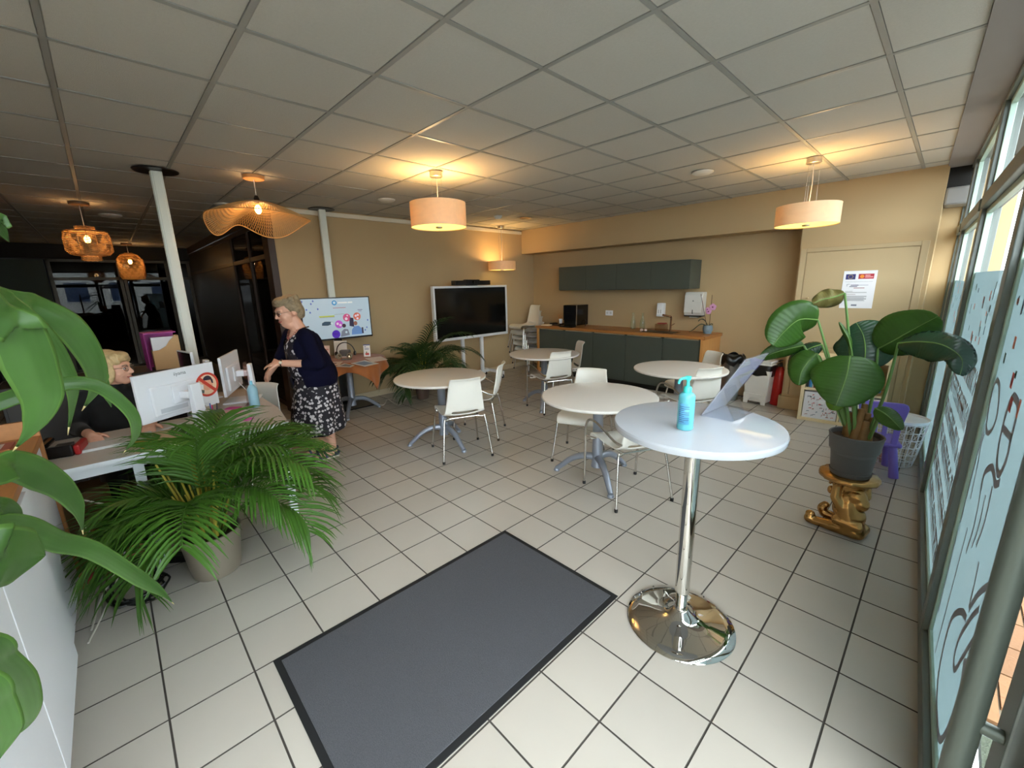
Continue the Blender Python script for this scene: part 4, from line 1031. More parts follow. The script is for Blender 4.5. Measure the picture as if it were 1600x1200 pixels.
# white extension lead on the floor
pts = [at_z(x, y, .006) for x, y in ((560, 605), (570, 622), (597, 633), (606, 624), (622, 633), (636, 622), (652, 617))]
o = link('floor_cable', MB().tube(bez(pts, 6), .006, 8), mat('cable_white', (226, 220, 208), rough=.5)); tag(o, 'white cable looping over the floor by the orange table', 'cable')
# ================================================================== RIGHT SIDE
# notice on the service door
t = thing('notice', 'white notice with flag and red logo on the beige service door', 'poster', (-.75, 6.164, 1.515))
link('sheet', MB().box(-.147, .147, -.003, 0, -.207, .207), M_paper, t, smooth=0)
def pq(name, q, c, y=-.0035):
    link(name, MB().prism(q, y-.0005, y, 'y'), mat('notice_%d_%d_%d' % c, c, rough=.55), t, smooth=0)
def rq(x0, x1, z0, z1): return [(x0, z0), (x1, z0), (x1, z1), (x0, z1)]
pq('flag_panel', rq(-.125, -.038, .113, .172), (46, 50, 112))
b = MB()
for k in range(12):
    a = k*PI/6; b.prism([(-.0815+.021*math.sin(a)+.0035*math.cos(q*PI*2/5+PI/2), .1425+.021*math.cos(a)+.0035*math.sin(q*PI*2/5+PI/2)) for q in range(5)], -.0046, -.0041, 'y')
link('flag_stars', b, mat('star_gold', (214, 190, 90), rough=.5), t, smooth=0)
pq('logo_panel', rq(-.012, .122, .117, .172), (176, 44, 56))
pq('logo_sun', ring_poly(.02, .1445, .019, 18), (232, 142, 50), -.0041); pq('logo_lines', rq(.046, .09, .15, .16), (230, 170, 170), -.0041); pq('logo_lines', rq(.046, .115, .13, .145), (226, 150, 150), -.0041)
pq('rule', rq(-.125, .118, .086, .0885), (150, 150, 156))
pq('bracket_mark', [(-.105, .035), (-.105, .062), (-.08, .062), (-.08, .059), (-.102, .059), (-.102, .035)], (60, 70, 110))
for x0, x1, z0, z1, c in ((-.07, .0, .045, .053, (70, 78, 110)), (.0, .085, .047, .052, (170, 170, 190)), (-.08, -.01, .03, .038, (90, 96, 124)), (-.04, .055, .015, .021, (150, 40, 50)), (-.115, -.045, -.02, -.016, (150, 150, 150)), (-.11, .08, -.034, -.029, (130, 130, 136)), (-.115, -.015, -.056, -.051, (160, 140, 150))):
    pq('text_line', rq(x0, x1, z0, z1), c)
for k in range(7):
    pq('text_line', rq(-.115, .085-(.02 if k % 3 == 2 else 0)-.012*(k == 6), -.074-k*.0085, -.070-k*.0085), (120, 120, 128))
pq('small_mark', rq(-.04, .01, -.182, -.164), (120, 124, 140)); pq('margin_bar', rq(-.128, -.126, -.13, -.07), (120, 120, 128))

# pedal bin
t = thing('pedal_bin', 'white plastic bin with a black liner beside the counter', 'bin', (-1.65, 6.28, 0), R(-8))
M_binw = mat('bin_white', (222, 220, 214), rough=.4)
b = MB()
lo = [(-.165, -.13), (.165, -.13), (.165, .13), (-.165, .13)]
def fr(z, s): return [(x*s, y*s, z) for x, y in lo]
b.add(fr(.03, .86)+fr(.47, 1.0), [(0,1,5,4),(1,2,6,5),(2,3,7,6),(3,0,4,7),(3,2,1,0)])
link('body', b, M_binw, t, smooth=0, bevel=.012)
arch = [(-.14, 0), (-.09, 0)]+[(-.06+.065*math.cos(PI-k*PI/10)+.01, .0+.095*math.sin(k*PI/10)) for k in range(11)]+[(.14, 0), (.145, .12), (-.145, .12)]
arch = [(-.142, 0), (-.085, 0), (-.08, .04), (-.06, .07), (-.03, .085), (0, .088), (.03, .085), (.06, .07), (.08, .04), (.085, 0), (.142, 0), (.146, .14), (-.146, .14)]
link('foot_skirt', MB().prism(arch, -.128, -.113, 'y'), M_binw, t, smooth=0, bevel=.004)
link('pedal', MB().box(-.05, .05, -.125, -.07, .02, .035), mat('pedal_grey', (120, 118, 112), rough=.5), t, smooth=0)
b = MB(); NA = 40
def bag(i, j):
    a = 2*PI*i/NA; s = j/4; sq = 1/max(abs(math.cos(a)), abs(math.sin(a)))**.75
    r_ = 1.0+.025*math.sin(11*a)*(1-s); return (.178*math.cos(a)*sq*r_*.94, .142*math.sin(a)*sq*r_*.94, .40+.14*s+.012*math.sin(5*a)*(1-s))
b.grid(bag, NA, 5, closeu=True)
link('liner', b, mat('bin_liner_black', (14, 14, 16), rough=.3), t, smooth=180, solid=.003)
link('lid', MB().box(-.175, .175, -.14, .14, .54, .565).box(-.165, .165, -.13, .13, .565, .60), M_binw, t, smooth=0, bevel=.01)
# dark waste bag stand beyond the chair
t = thing('litter_bin', 'dark litter bin with an overhanging black bag behind the far chair', 'bin', (-2.02, 6.22, 0))
link('drum', MB().lathe([(0, 0), (.12, 0), (.13, .62), (.12, .62), (.11, .02), (0, .02)], 28), mat('bin_steel', (110, 104, 98), rough=.3, metal=.7), t)
b = MB()
b.grid(lambda i, j: ((.135+.035*math.sin(j*.9)+.008*math.sin(i*1.9))*math.cos(2*PI*i/32), (.135+.035*math.sin(j*.9)+.008*math.sin(i*1.9))*math.sin(2*PI*i/32), .64-.035*j+.02*math.sin(i*.9)), 32, 5, closeu=True)
link('bag', b, MATS['bin_liner_black'], t, smooth=180, solid=.002)
# fire extinguisher
t = thing('fire_extinguisher', 'red fire extinguisher standing against the pier', 'extinguisher', (-1.44, 6.33, 0))
M_red = mat('extinguisher_red', (168, 28, 24), rough=.3, var=.04)
link('cylinder', MB().lathe([(0, 0), (.075, 0), (.08, .01), (.08, .40), (.07, .46), (.035, .50), (.025, .52), (0, .52)], 28), M_red, t)
link('valve', MB().lathe([(0, .51), (.02, .51), (.022, .56), (0, .565)], 14), M_black, t)
link('handle', MB().box(-.015, .015, -.13, .02, .56, .575).box(-.015, .015, -.11, .02, .60, .612), M_black, t, smooth=0, bevel=.004)
link('hose', MB().tube(bez([(0, -.02, .545), (-.07, -.05, .54), (-.10, -.04, .40), (-.09, -.02, .20)], 6), .011, 8), M_black, t)

# cube shelf with books and boxes
M_birch = wood_mat('shelf_birch', (226, 206, 166), scale=4, axis='X', rough=.5, contrast=.06)
SH = (-1.085, 5.79, 0); SR = R(4)
t = thing('cube_shelf', 'low birch four-compartment shelf against the pier', 'shelf', SH, SR)
W_, D_, HH = .77, .37, .77
for x0, x1, z0, z1 in ((0, .035, 0, HH), (W_-.035, W_, 0, HH), (.035, W_-.035, 0, .035), (.035, W_-.035, HH-.035, HH), (.035, W_-.035, .372, .392), (W_/2-.01, W_/2+.01, .035, .372), (W_/2-.01, W_/2+.01, .392, HH-.035)):
    link('board', MB().box(x0, x1, 0, D_, z0, z1), M_birch, t, smooth=0, bevel=.002)
link('back_panel', MB().box(.03, W_-.03, D_-.006, D_, .03, HH-.03), mat('shelf_back_brown', (120, 84, 52), rough=.6), t, smooth=0)
def shelf_pt(x, y, z): return Matrix.Translation(SH) @ Matrix.Rotation(SR, 4, 'Z') @ Vector((x, y, z))
# patterned storage boxes
M_box = mat('storage_box_white', (226, 224, 228), rough=.6)
for k, (x0, lab) in enumerate(((.042, 'white storage box with animal print, left in the low shelf'), (W_/2+.016, 'white storage box with animal print, right in the low shelf'))):
    p = shelf_pt(x0, .012, .037)
    s_ = thing('storage_box', lab, 'box', p, SR, 'patterned boxes in the low shelf')
    wd = W_/2-.06; hb = .315
    link('carton', MB().box(0, wd, 0, .33, 0, hb), M_box, s_, smooth=0, bevel=.003)
    rr = random.Random(3+k)
    for c in ((196, 96, 100), (92, 100, 116), (150, 92, 84), (110, 130, 140)):
        b = MB()
        for i in range(15):
            x = rr.uniform(.02, wd-.04); z = rr.uniform(.02, hb-.03); a, h_ = rr.choice(((.03, .009), (.026, .010), (.006, .024), (.018, .014)))
            b.add([(x, -.0008, z), (x+a, -.0008, z+rr.uniform(-.004, .004)), (x+a*.9, -.0008, z+h_), (x+a*.2, -.0008, z+h_*.8)], [(0, 1, 2, 3)])
            b.add([(x+a*.1, -.0008, z-h_*.6), (x+a*.2, -.0008, z-h_*.6), (x+a*.25, -.0008, z), (x+a*.1, -.0008, z)], [(0, 1, 2, 3)])
        o = link('animal_print', b, mat('boxprint_%d_%d_%d' % c, c, rough=.7), s_, smooth=0, fix=False); o['kind'] = 'stuff'
    link('label_plate', MB().box(wd*.44, wd*.62, -.0025, 0, .185, .225), M_white, s_, smooth=0)
# books
books = [(.018, .245, (24, 24, 30), 'black'), (.010, .23, (44, 104, 170), 'mid blue'), (.014, .235, (70, 150, 210), 'light blue'), (.012, .25, (236, 236, 234), 'white thin'), (.016, .24, (150, 46, 50), 'dark red'), (.012, .25, (232, 224, 214), 'cream'),
         (.016, .26, (200, 66, 56), 'bright red'), (.03, .27, (44, 40, 42), 'charcoal'), (.022, .262, (30, 28, 30), 'thick black'), (.012, .265, (206, 196, 170), 'beige'), (.02, .26, (120, 112, 100), 'taupe'), (.016, .25, (168, 160, 146), 'pale grey')]
x = .045
for k, (th, hh, c, nm) in enumerate(books):
    p = shelf_pt(x, .06, .394)
    t = thing('book', '%s book standing in the upper left of the low shelf' % nm, 'book', p, SR, 'books in the low shelf')
    cv = mat('book_%d_%d_%d' % c, c, rough=.55)
    link('cover', MB().box(0, .0018, 0, .19, 0, hh).box(th-.0018, th, 0, .19, 0, hh).box(.0018, th-.0018, 0, .0018, 0, hh), cv, t, smooth=0)
    link('pages', MB().box(.0018, th-.0018, .0018, .185, .004, hh-.004), M_paper, t, smooth=0)
    x += th+.004
t = thing('toy_bottle', 'blue toy bottle with a red ball lying in the upper right of the low shelf', 'toy', shelf_pt(.60, .10, .394), R(-20))
link('bottle', MB().capsule((0, 0, .045), .035, (.09, .0, .045), .03), mat('toy_blue', (64, 130, 220), rough=.4), t)
link('ball', MB().ell((-.06, .08, .04), (.04, .04, .04), 16, 10), mat('toy_red', (200, 60, 50), rough=.4), t)
t = thing('glass_jar', 'small glass jar on top of the low shelf', 'jar', shelf_pt(.62, .12, .77))
link('jar', MB().lathe([(0, 0), (.035, 0), (.038, .01), (.038, .06), (.03, .07), (.032, .075), (.028, .075), (.034, .06), (.034, .012), (0, .006)], 20), M_cg, t)

# purple child chair
t = thing('child_chair', 'purple plastic child chair behind the gold stand', 'chair', (-.29, 4.62, 0), R(14))
M_pur = mat('plastic_purple', (130, 112, 214), rough=.35, var=.02)
def slabz(poly, y0, y1): return MB().prism(poly, y0, y1, 'y')
back = [(-.125, .30), (.125, .30), (.16, .575), (.15, .62), (.11, .635), (-.11, .635), (-.15, .62), (-.16, .575)]
up = [(-.135, .455), (.135, .455), (.160, .60), (.150, .632), (.12, .645), (-.12, .645), (-.150, .632), (-.160, .60)]
link('backrest', slabz(up, -.16, -.135), M_pur, t, smooth=0, bevel=.008)
for xa, xb in ((-.125, -.085), (.085, .125), (-.045, -.015), (.015, .045)):
    link('back_slat', slabz([(xa, .29), (xb, .29), (xb*1.06, .46), (xa*1.06, .46)], -.158, -.137), M_pur, t, smooth=0, bevel=.005)
link('seat', MB().box(-.16, .16, -.16, .16, .265, .30), M_pur, t, smooth=0, bevel=.012)
for sx_ in (-1, 1):
    for sy_ in (-1, 1):
        link('leg', MB().tube([(sx_*.11, sy_*.11, .27), (sx_*.145, sy_*.145, .0)], [.028, .034], 14), M_pur, t)
# wire basket table
t = thing('basket_table', 'white wire basket table with a round tray top by the window', 'side table', (-.16, 4.93, 0))
M_wire = mat('wire_white', (236, 238, 244), rough=.35)
rz = lambda z: .135+.055*(z/.40)**.8
for k in range(20):
    a = 2*PI*k/20
    link('upright_wire', MB().tube([(rz(z)*math.cos(a), rz(z)*math.sin(a), z) for z in (.005, .08, .16, .24, .32, .40)], .0026, 6), M_wire, t)
for z in (.005, .06, .12, .19, .26, .33, .40):
    link('hoop_wire', MB().tube([(rz(z)*math.cos(2*PI*k/36), rz(z)*math.sin(2*PI*k/36), z) for k in range(37)], .0028, 6), M_wire, t)
b = MB()
for k in range(20):
    for i, (z0, z1) in enumerate(((.12, .19), (.19, .26), (.26, .33), (.33, .40))):
        if (k+i) % 2 == 0: continue
        a0, a1 = 2*PI*k/20, 2*PI*(k+1)/20
        b.tube([(rz(z0)*math.cos(a0), rz(z0)*math.sin(a0), z0), (rz(z1)*math.cos(a1), rz(z1)*math.sin(a1), z1)], .0022, 5)
link('diagonal_wires', b, M_wire, t)
b = MB()
for k in range(-4, 5): b.tube([(k*.03, -math.sqrt(.135**2-(k*.03)**2), .005), (k*.03, math.sqrt(.135**2-(k*.03)**2), .005)], .0022, 5)
link('floor_wires', b, M_wire, t)
link('tray_top', MB().lathe([(0, .404), (.185, .404), (.195, .41), (.197, .432), (.193, .434), (.188, .418), (0, .416)], 56), mat('tray_white', (230, 236, 246), rough=.3), t, smooth=50)
o = link('toy_tube', MB().lathe([(0, 0), (.028, 0), (.030, .006), (.030, .24), (.024, .246), (0, .246)], 20), mat('toy_tube_blue', (30, 164, 214), rough=.4), loc=(-.17, 4.90, .012)); tag(o, 'bright blue toy tube standing inside the wire basket table', 'toy')
o = link('toy_ball', MB().ell((0, 0, .035), (.045, .035, .03), 16, 10), mat('toy_ball_peach', (212, 160, 146), rough=.5), loc=(-.235, 4.88, .01)); tag(o, 'peach toy ball inside the wire basket table', 'toy')

# ================================================================== GOLD KNEELING FIGURE STAND
M_gold = mat('gold_paint', (182, 138, 82), rough=.26, metal=.9, var=.12, vscale=14)
t = thing('figure_stand', 'gold plant stand shaped as a kneeling figure carrying a round slab', 'plant stand', (-.29, 3.28, 0))
# local: u = image right, mapped on +X ; depth on Y
E = [('c', (.04, .0, .055), .062, (.05, -.01, .13), .075), ('c', (.05, -.02, .075), .075, (.02, .0, .19), .082), ('c', (.02, 0, .17), .082, (.02, 0, .25), .066),
     ('e', (.05, -.01, .272), (.062, .058, .058)), ('e', (.085, -.025, .235), (.045, .042, .05)), ('e', (.075, -.05, .275), (.015, .02, .016)),
     ('c', (.08, -.045, .045), .05, (-.04, -.035, .035), .04), ('c', (-.04, -.035, .035), .038, (-.14, -.03, .03), .03), ('e', (-.165, -.03, .038), (.034, .03, .036)), ('e', (-.165, -.03, .07), (.03, .022, .026)),
     ('c', (.08, .05, .045), .05, (-.02, .055, .05), .04), ('c', (-.02, .055, .05), .036, (-.10, .055, .065), .03), ('e', (-.115, .055, .095), (.03, .026, .042)), ('e', (-.10, .055, .13), (.026, .022, .022)),
     ('c', (-.01, -.05, .19), .034, (-.045, -.06, .25), .028), ('c', (-.045, -.06, .25), .027, (-.045, -.055, .335), .024), ('e', (-.045, -.055, .352), (.035, .03, .022)),
     ('c', (.06, .05, .2), .034, (.10, .055, .26), .026), ('c', (.10, .055, .26), .025, (.095, .045, .34), .022),
     ('c', (.02, .01, .30), .055, (-.03, .01, .345), .05), ('e', (-.08, .0, .27), (.02, .02, .03)), ('c', (.03, .0, .33), .05, (.05, 0, .36), .06),
     ('c', (.10, -.05, .035), .035, (.115, .05, .035), .035), ('c', (-.02, -.06, .10), .03, (.09, -.07, .09), .03)]
blob('figure', E, .0065, M_gold, t, smooth_it=3)
for k in range(4):
    link('finger', MB().capsule((-.078+k*.018, -.088, .352), .009, (-.074+k*.018, -.098, .376), .008, 8, 3), M_gold, t)
b = MB(); NA = 48
pr_ = [(.0, .372), (.13, .372), (.152, .378), (.160, .39), (.158, .405), (.150, .412), (0, .412)]
vs_ = []
for r_, z in pr_:
    for i in range(NA):
        a = 2*PI*i/NA; f_ = 1+(.014*math.sin(13*a)+.014*math.sin(29*a+1))*(r_ > .14); vs_.append((r_*f_*math.cos(a), r_*f_*math.sin(a), z))
b.add(vs_, [(k*NA+i, k*NA+(i+1) % NA, (k+1)*NA+(i+1) % NA, (k+1)*NA+i) for k in range(len(pr_)-1) for i in range(NA)])
link('slab_top', b, M_gold, t, smooth=50)

# ================================================================== STRELITZIA
M_pot = mat('pot_dark_grey', (86, 84, 82), rough=.55, var=.04)
PZ = .413
t = thing('potted_bird_of_paradise', 'broad-leaved potted plant in a dark grey pot on the gold stand', 'plant', (-.288, 3.27, PZ))
link('saucer', MB().lathe([(0, .0), (.098, 0), (.108, .012), (.110, .032), (.104, .032), (.10, .012), (0, .008)], 48), M_pot, t)
link('pot', MB().lathe([(0, .012), (.100, .012), (.104, .03), (.118, .16), (.128, .17), (.138, .258), (.141, .27), (.137, .275), (.130, .272), (.120, .165), (.10, .05), (0, .05)], 56), M_pot, t)
link('soil', MB().lathe([(0, .248), (.05, .252), (.10, .246), (.13, .244)], 32, cap=False), mat('soil_brown', (60, 42, 30), rough=.95, var=.4, vscale=60, bump=.8, bscale=60), t)
M_sl = mat('strelitzia_leaf', (64, 104, 36), rough=.32, var=.35, vscale=6, translucent=.32)
M_sl2 = mat('strelitzia_leaf_dark', (40, 72, 48), rough=.26, var=.22, vscale=7, translucent=.12)
M_sl3 = mat('strelitzia_leaf_dry', (112, 104, 52), rough=.6, var=.35, vscale=12, translucent=.1)
M_rib = mat('strelitzia_rib', (104, 140, 66), rough=.45)
M_stem = mat('strelitzia_stem', (96, 132, 66), rough=.45, var=.15)
M_sheath = mat('strelitzia_sheath', (132, 96, 54), rough=.7, var=.3, vscale=20)
B = Vector((-.288, 3.27, PZ))
def L3(px, dr=0.): return at_range(px[0], px[1], 3.283+dr)-B
def sleaf(pix, wpx, m, dr=(0, 0), side=None, fold=.35, stem_to=None, base=(0, 0), wave=.0, tilt=0.):
    """leaf through pixel-measured midrib points at the plant's own distance; widths measured likewise"""
    n0 = len(pix); P = [L3(p, dr[0]+(dr[1]-dr[0])*i/(n0-1)) for i, p in enumerate(pix)]
    C = bez(P, 16); k = len(C); rows = []; NV = 8
    view = -(at_range(pix[0][0], pix[0][1], 3.283)-Vector((0, 0, CAM_H))).normalized()
    for i, p in enumerate(C):
        tt = (C[min(i+1, k-1)]-C[max(i-1, 0)]).normalized()
        sd = tt.cross(view).normalized()
        nrm = sd.cross(tt).normalized()
        sd = (sd*math.cos(tilt)+nrm*math.sin(tilt)).normalized(); nrm = sd.cross(tt).normalized()
        s = i/(k-1); w_ = wpx*.0033*(math.sin(PI*min(1, .03+s*.965))**.62)*(1-.25*s)
        row = []
        for j in range(NV+1):
            u = j/NV*2-1
            row.append(p+sd*(u*w_/2)+nrm*(-fold*abs(u)**1.4*w_/2+wave*math.sin(s*17+u*2)*abs(u)*w_*.12+.0016*math.sin(i*2.1-abs(u)*3.0)*min(1, abs(u)*4)))
        rows.append(row)
    b = MB().add([q for r_ in rows for q in r_], [(i*(NV+1)+j, i*(NV+1)+j+1, (i+1)*(NV+1)+j+1, (i+1)*(NV+1)+j) for i in range(k-1) for j in range(NV)])
    lf = link('leaf', b, m, t, smooth=180, solid=.0016)
    link('midrib', MB().tube([c+view*.0 for c in C], [.0045*(1-.7*i/(k-1)) for i in range(k)], 7), M_rib, lf)
    st = C[0]; bs = Vector((base[0], base[1], .25))
    link('stem', MB().tube(bez([bs, bs*.55+st*.45+Vector(((base[0])*.4, base[1]*.4, .05)), st], 8), [.011-.005*i/16 for i in range(17)], 8), M_stem, t)
sleaf([(1278, 500), (1248, 500), (1222, 522), (1208, 540)], 88, M_sl, dr=(-.03, -.12), base=(-.03, -.01), fold=.25, tilt=.3)
sleaf([(1320, 458), (1304, 464), (1286, 468), (1270, 474)], 40, M_sl3, dr=(0, -.05), base=(-.01, .03), fold=.9, wave=1)
sleaf([(1350, 575), (1352, 545), (1348, 522), (1338, 504)], 108, M_sl2, dr=(.02, .10), base=(.01, .04), fold=.18)
sleaf([(1372, 545), (1400, 530), (1432, 512), (1466, 494)], 92, M_sl, dr=(.02, -.1), base=(.03, .02), fold=.25, tilt=-.2)
sleaf([(1404, 536), (1440, 534), (1475, 540), (1502, 560), (1500, 586)], 62, M_sl2, dr=(-.12, -.42), base=(.05, -.02), fold=.35, wave=.4, tilt=.5)
sleaf([(1328, 556), (1324, 582), (1316, 608), (1306, 634)], 122, M_sl, dr=(-.10, -.18), base=(0, -.04), fold=.15)
sleaf([(1256, 540), (1232, 545), (1208, 552), (1186, 562)], 42, M_sl, dr=(.05, .02), base=(-.04, .02), fold=.4, tilt=.4)
sleaf([(1284, 538), (1262, 546), (1242, 562), (1234, 588)], 42, M_sl2, dr=(.06, .04), base=(-.03, .03), fold=.55, tilt=-.4)
sleaf([(1276, 552), (1262, 566), (1252, 582), (1248, 602)], 62, M_sl, dr=(-.02, -.06), base=(-.03, 0), fold=.3)
sleaf([(1318, 612), (1310, 622), (1304, 632), (1300, 641)], 38, mat('strelitzia_leaf_young', (110, 150, 40), rough=.4, var=.2, translucent=.25), dr=(-.06, -.1), base=(-.02, -.03), fold=.3)
sleaf([(1368, 638), (1382, 646), (1396, 658), (1409, 672)], 36, M_sl, dr=(-.14, -.22), base=(.06, -.03), fold=.3, tilt=.3)
sleaf([(1330, 545), (1326, 530), (1318, 515), (1311, 503)], 10, M_sl, dr=(0, 0), base=(.0, .0), fold=.9)
for x_, y_, h_, l_ in ((-.03, -.01, .16, -.02), (.0, -.04, .20, .01), (.015, .02, .22, .0), (.05, -.02, .15, .015), (-.01, .03, .18, -.01), (-.045, .02, .12, -.015), (.03, -.045, .13, .01), (.02, .0, .17, .02)):
    link('stalk_sheath', MB().tube(bez([(x_, y_, .245), (x_+l_*.5, y_, .245+h_*.5), (x_+l_, y_, .245+h_)], 5), [.034, .032, .029, .027, .025, .023, .021, .019, .018, .016, .014], 10), M_sheath, t)
# ================================================================== RECEPTION DESK
M_desk = mat('desk_top_greige', (206, 198, 190), rough=.4, var=.03)
M_deskw = mat('desk_steel_white', (226, 230, 234), rough=.35)
t = thing('reception_desk', 'L-shaped reception desk with pale top and white steel legs', 'desk', (0, 0, 0))
top = [(-3.15, -.42), (-3.15, .80), (-3.62, .86), (-4.62, .86), (-4.62, .34), (-3.86, .34), (-3.86, -.42)]
link('desk_top', MB().prism(top, .715, .74), M_desk, t, smooth=0, bevel=.003)
link('edge_band', MB().box(-3.152, -3.147, -.42, .80, .714, .741), M_deskw, t, smooth=0)
for x, y in ((-3.20, .76), (-3.20, -.02), (-4.57, .81), (-4.57, .39)):
    link('leg', MB().box(x-.025, x+.025, y-.025, y+.025, 0, .715), M_deskw, t, smooth=0, bevel=.004)
link('crossbar', MB().box(-3.22, -3.18, 0.0, .74, .66, .715).box(-3.22, -3.18, -.40, 0, .66, .715).box(-3.8, -3.22, .74, .78, .67, .715), M_deskw, t, smooth=0)

M_mon = mat('monitor_white', (232, 233, 238), rough=.35, var=.01)
def monitor(label, pA, pB, z0, z1, bn, logo=False):
    """panel from pA to pB (plan), back facing bn"""
    A_ = Vector((pA[0], pA[1], 0)); B_ = Vector((pB[0], pB[1], 0)); c = (A_+B_)/2
    ax = (B_-A_).normalized(); L = (B_-A_).length
    nrm = Vector((-ax.y, ax.x, 0));
    if nrm.dot(Vector((bn[0], bn[1], 0))) < 0: nrm = -nrm; ax = -ax
    # local frame: +X back normal, +Y along panel
    rz = math.atan2(nrm.y, nrm.x)
    t = thing('monitor', label, 'monitor', (c.x, c.y, .74), rz, 'white desk monitors')
    a, b_ = z0-.74, z1-.74
    link('panel', MB().box(-.02, .0, -L/2, L/2, a, b_), M_mon, t, smooth=0, bevel=.003)
    link('screen', MB().box(-.0215, -.02, -L/2+.01, L/2-.01, a+.015, b_-.01), M_scr_off, t, smooth=0)
    link('rear_housing', MB().box(0, .018, -L/2+.075, L/2-.075, a+.03, b_-.09), M_mon, t, smooth=0, bevel=.008)
    link('mount_plate', MB().box(.018, .03, -.07, .07, (a+b_)/2-.07, (a+b_)/2+.05), M_mon, t, smooth=0, bevel=.004)
    link('mount_arm', MB().box(.03, .11, -.035, .035, (a+b_)/2-.04, (a+b_)/2+.01), M_mon, t, smooth=0, bevel=.006)
    link('stand_post', MB().prism([(.10, .0), (.155, .0), (.145, (a+b_)/2+.06), (.115, (a+b_)/2+.06)], -.035, .035, 'y'), M_mon, t, smooth=0, bevel=.006)
    link('stand_foot', MB().box(-.08, .17, -.12, .12, .0005, .014), M_mon, t, smooth=0, bevel=.005)
    link('video_cable', MB().tube(bez([(.02, .06, a+.05), (.06, .07, a-.02), (.10, .06, .03), (.16, .02, .02)], 5), .004, 6), M_white, t)
    return t, L, a, b_
t, L, a, b_ = monitor('white monitor seen from the back with a round prohibition sticker', (-3.43, .045), (-3.72, .500), .835, 1.150, (.84, .54))
me = text_mesh('iiyama', .034)
link('brand_text', me, mat('brand_grey', (120, 122, 128), rough=.5), t, loc=(.0012, .02, b_-.035), rot=(PI/2, 0, PI/2))
link('port_strip', MB().box(.0185, .0195, -.16, .02, a+.045, a+.075), mat('port_grey', (196, 198, 204), rough=.5), t, smooth=0)
# sticker
SYc, SZc, SR_ = .185, (a+b_)/2+.005, .088
def stk(name, polys, c, x):
    b = MB()
    for q in polys: b.prism([(SYc+u, SZc+v) for u, v in q], x, x+.0005, 'x')
    return link(name, b, mat('sticker_%d_%d_%d' % c, c, rough=.5), t, smooth=0)
ringq = []
for k in range(36):
    a0, a1 = 2*PI*k/36, 2*PI*(k+1)/36
    ringq.append([(SR_*math.cos(a0), SR_*math.sin(a0)), (SR_*math.cos(a1), SR_*math.sin(a1)), (SR_*.82*math.cos(a1), SR_*.82*math.sin(a1)), (SR_*.82*math.cos(a0), SR_*.82*math.sin(a0))])
stk('sticker_disc', [ring_poly(0, 0, SR_*.83, 36)], (240, 206, 176), .0188); stk('sticker_ring', ringq, (206, 66, 50), .0194)
stk('sticker_face', [ring_poly(0, .0, .042, 24)], (236, 172, 140), .0194); stk('sticker_hair', [ring_poly(.006, .028, .036, 20, 0, PI), [(.03, .03), (.046, .03), (.046, .0), (.034, .005)]], (52, 40, 60), .0199)
stk('sticker_phone', [[(-.06, -.05), (-.036, -.058), (-.03, -.035), (-.054, -.028)]], (90, 100, 96), .0199); stk('sticker_cup', [[(-.06, -.02), (-.035, -.03), (-.03, .005), (-.055, .015)]], (236, 236, 236), .0199)
stk('sticker_slash', [[(-.066, .05), (-.05, .066), (.066, -.05), (.05, -.066)]], (206, 66, 50), .0204)
monitor('white monitor seen edge-on at the middle of the reception desk', (-3.87, .575), (-4.36, .785), .835, 1.150, (.4, .9))
monitor('white monitor half hidden behind the power pole', (-4.30, .46), (-4.58, .40), .86, 1.17, (.6, .8))
# things on the desk
t = thing('pen_pot', 'black pen pot with pens on the reception desk', 'pen pot', (-3.47, .415, .74))
link('pot', MB().lathe([(0, 0), (.04, 0), (.04, .095), (.036, .095), (.036, .006), (0, .006)], 24), M_black, t)
for k, c in enumerate(((200, 60, 120), (40, 40, 46), (60, 90, 160), (190, 180, 170))):
    a = k*1.6; link('pen', MB().tube([(.015*math.cos(a), .015*math.sin(a), .01), (.034*math.cos(a), .034*math.sin(a), .15)], .004, 6), mat('pen_%d_%d_%d' % c, c, rough=.4), t)
t = thing('gel_bottle', 'pale blue squeeze bottle standing near the desk corner', 'bottle', (-3.78, .735, .74))
link('bottle', MB().lathe([(0, 0), (.035, 0), (.038, .01), (.036, .15), (.02, .18), (.012, .185), (0, .185)], 24), mat('bottle_pale_blue', (160, 206, 224), rough=.3, trans=.2), t)
link('cap', MB().lathe([(0, .184), (.011, .184), (.009, .215), (0, .217)], 16), mat('cap_blue', (120, 190, 214), rough=.4), t)
def note(label, x, y, wd, dp, c, rz, th=.004):
    o = link('note_pad', MB().box(-wd/2, wd/2, -dp/2, dp/2, 0, th), mat('note_%d_%d_%d' % c, c, rough=.6), loc=(x, y, .7405), rot=(0, 0, rz), smooth=0); return tag(o, label, 'note', 'papers on the reception desk')
note('bright pink note block near the desk edge', -3.44, .60, .09, .06, (226, 110, 190), .5, .006)
note('pale pink leaflet on the desk behind the palm', -3.72, .55, .16, .11, (226, 176, 196), .9)
note('magenta printed card in the middle of the desk', -3.86, .60, .10, .07, (206, 80, 160), .8, .005)
note('yellow note paper on the reception desk', -3.60, .45, .09, .09, (226, 204, 110), .2)
note('tan envelope stack below the sticker monitor', -3.36, .14, .22, .12, (196, 160, 120), .1, .03)
note('yellow and white book lying below the sticker monitor', -3.30, .05, .16, .10, (220, 170, 60), .3, .02)
note('white keyboard-sized tray at the left of the desk', -3.5, -.12, .16, .40, (214, 214, 212), .0, .015)
t = thing('clear_screen', 'small clear acrylic screen standing on the desk near the blue bottle', 'screen', (-3.85, .72, .74), R(-25))
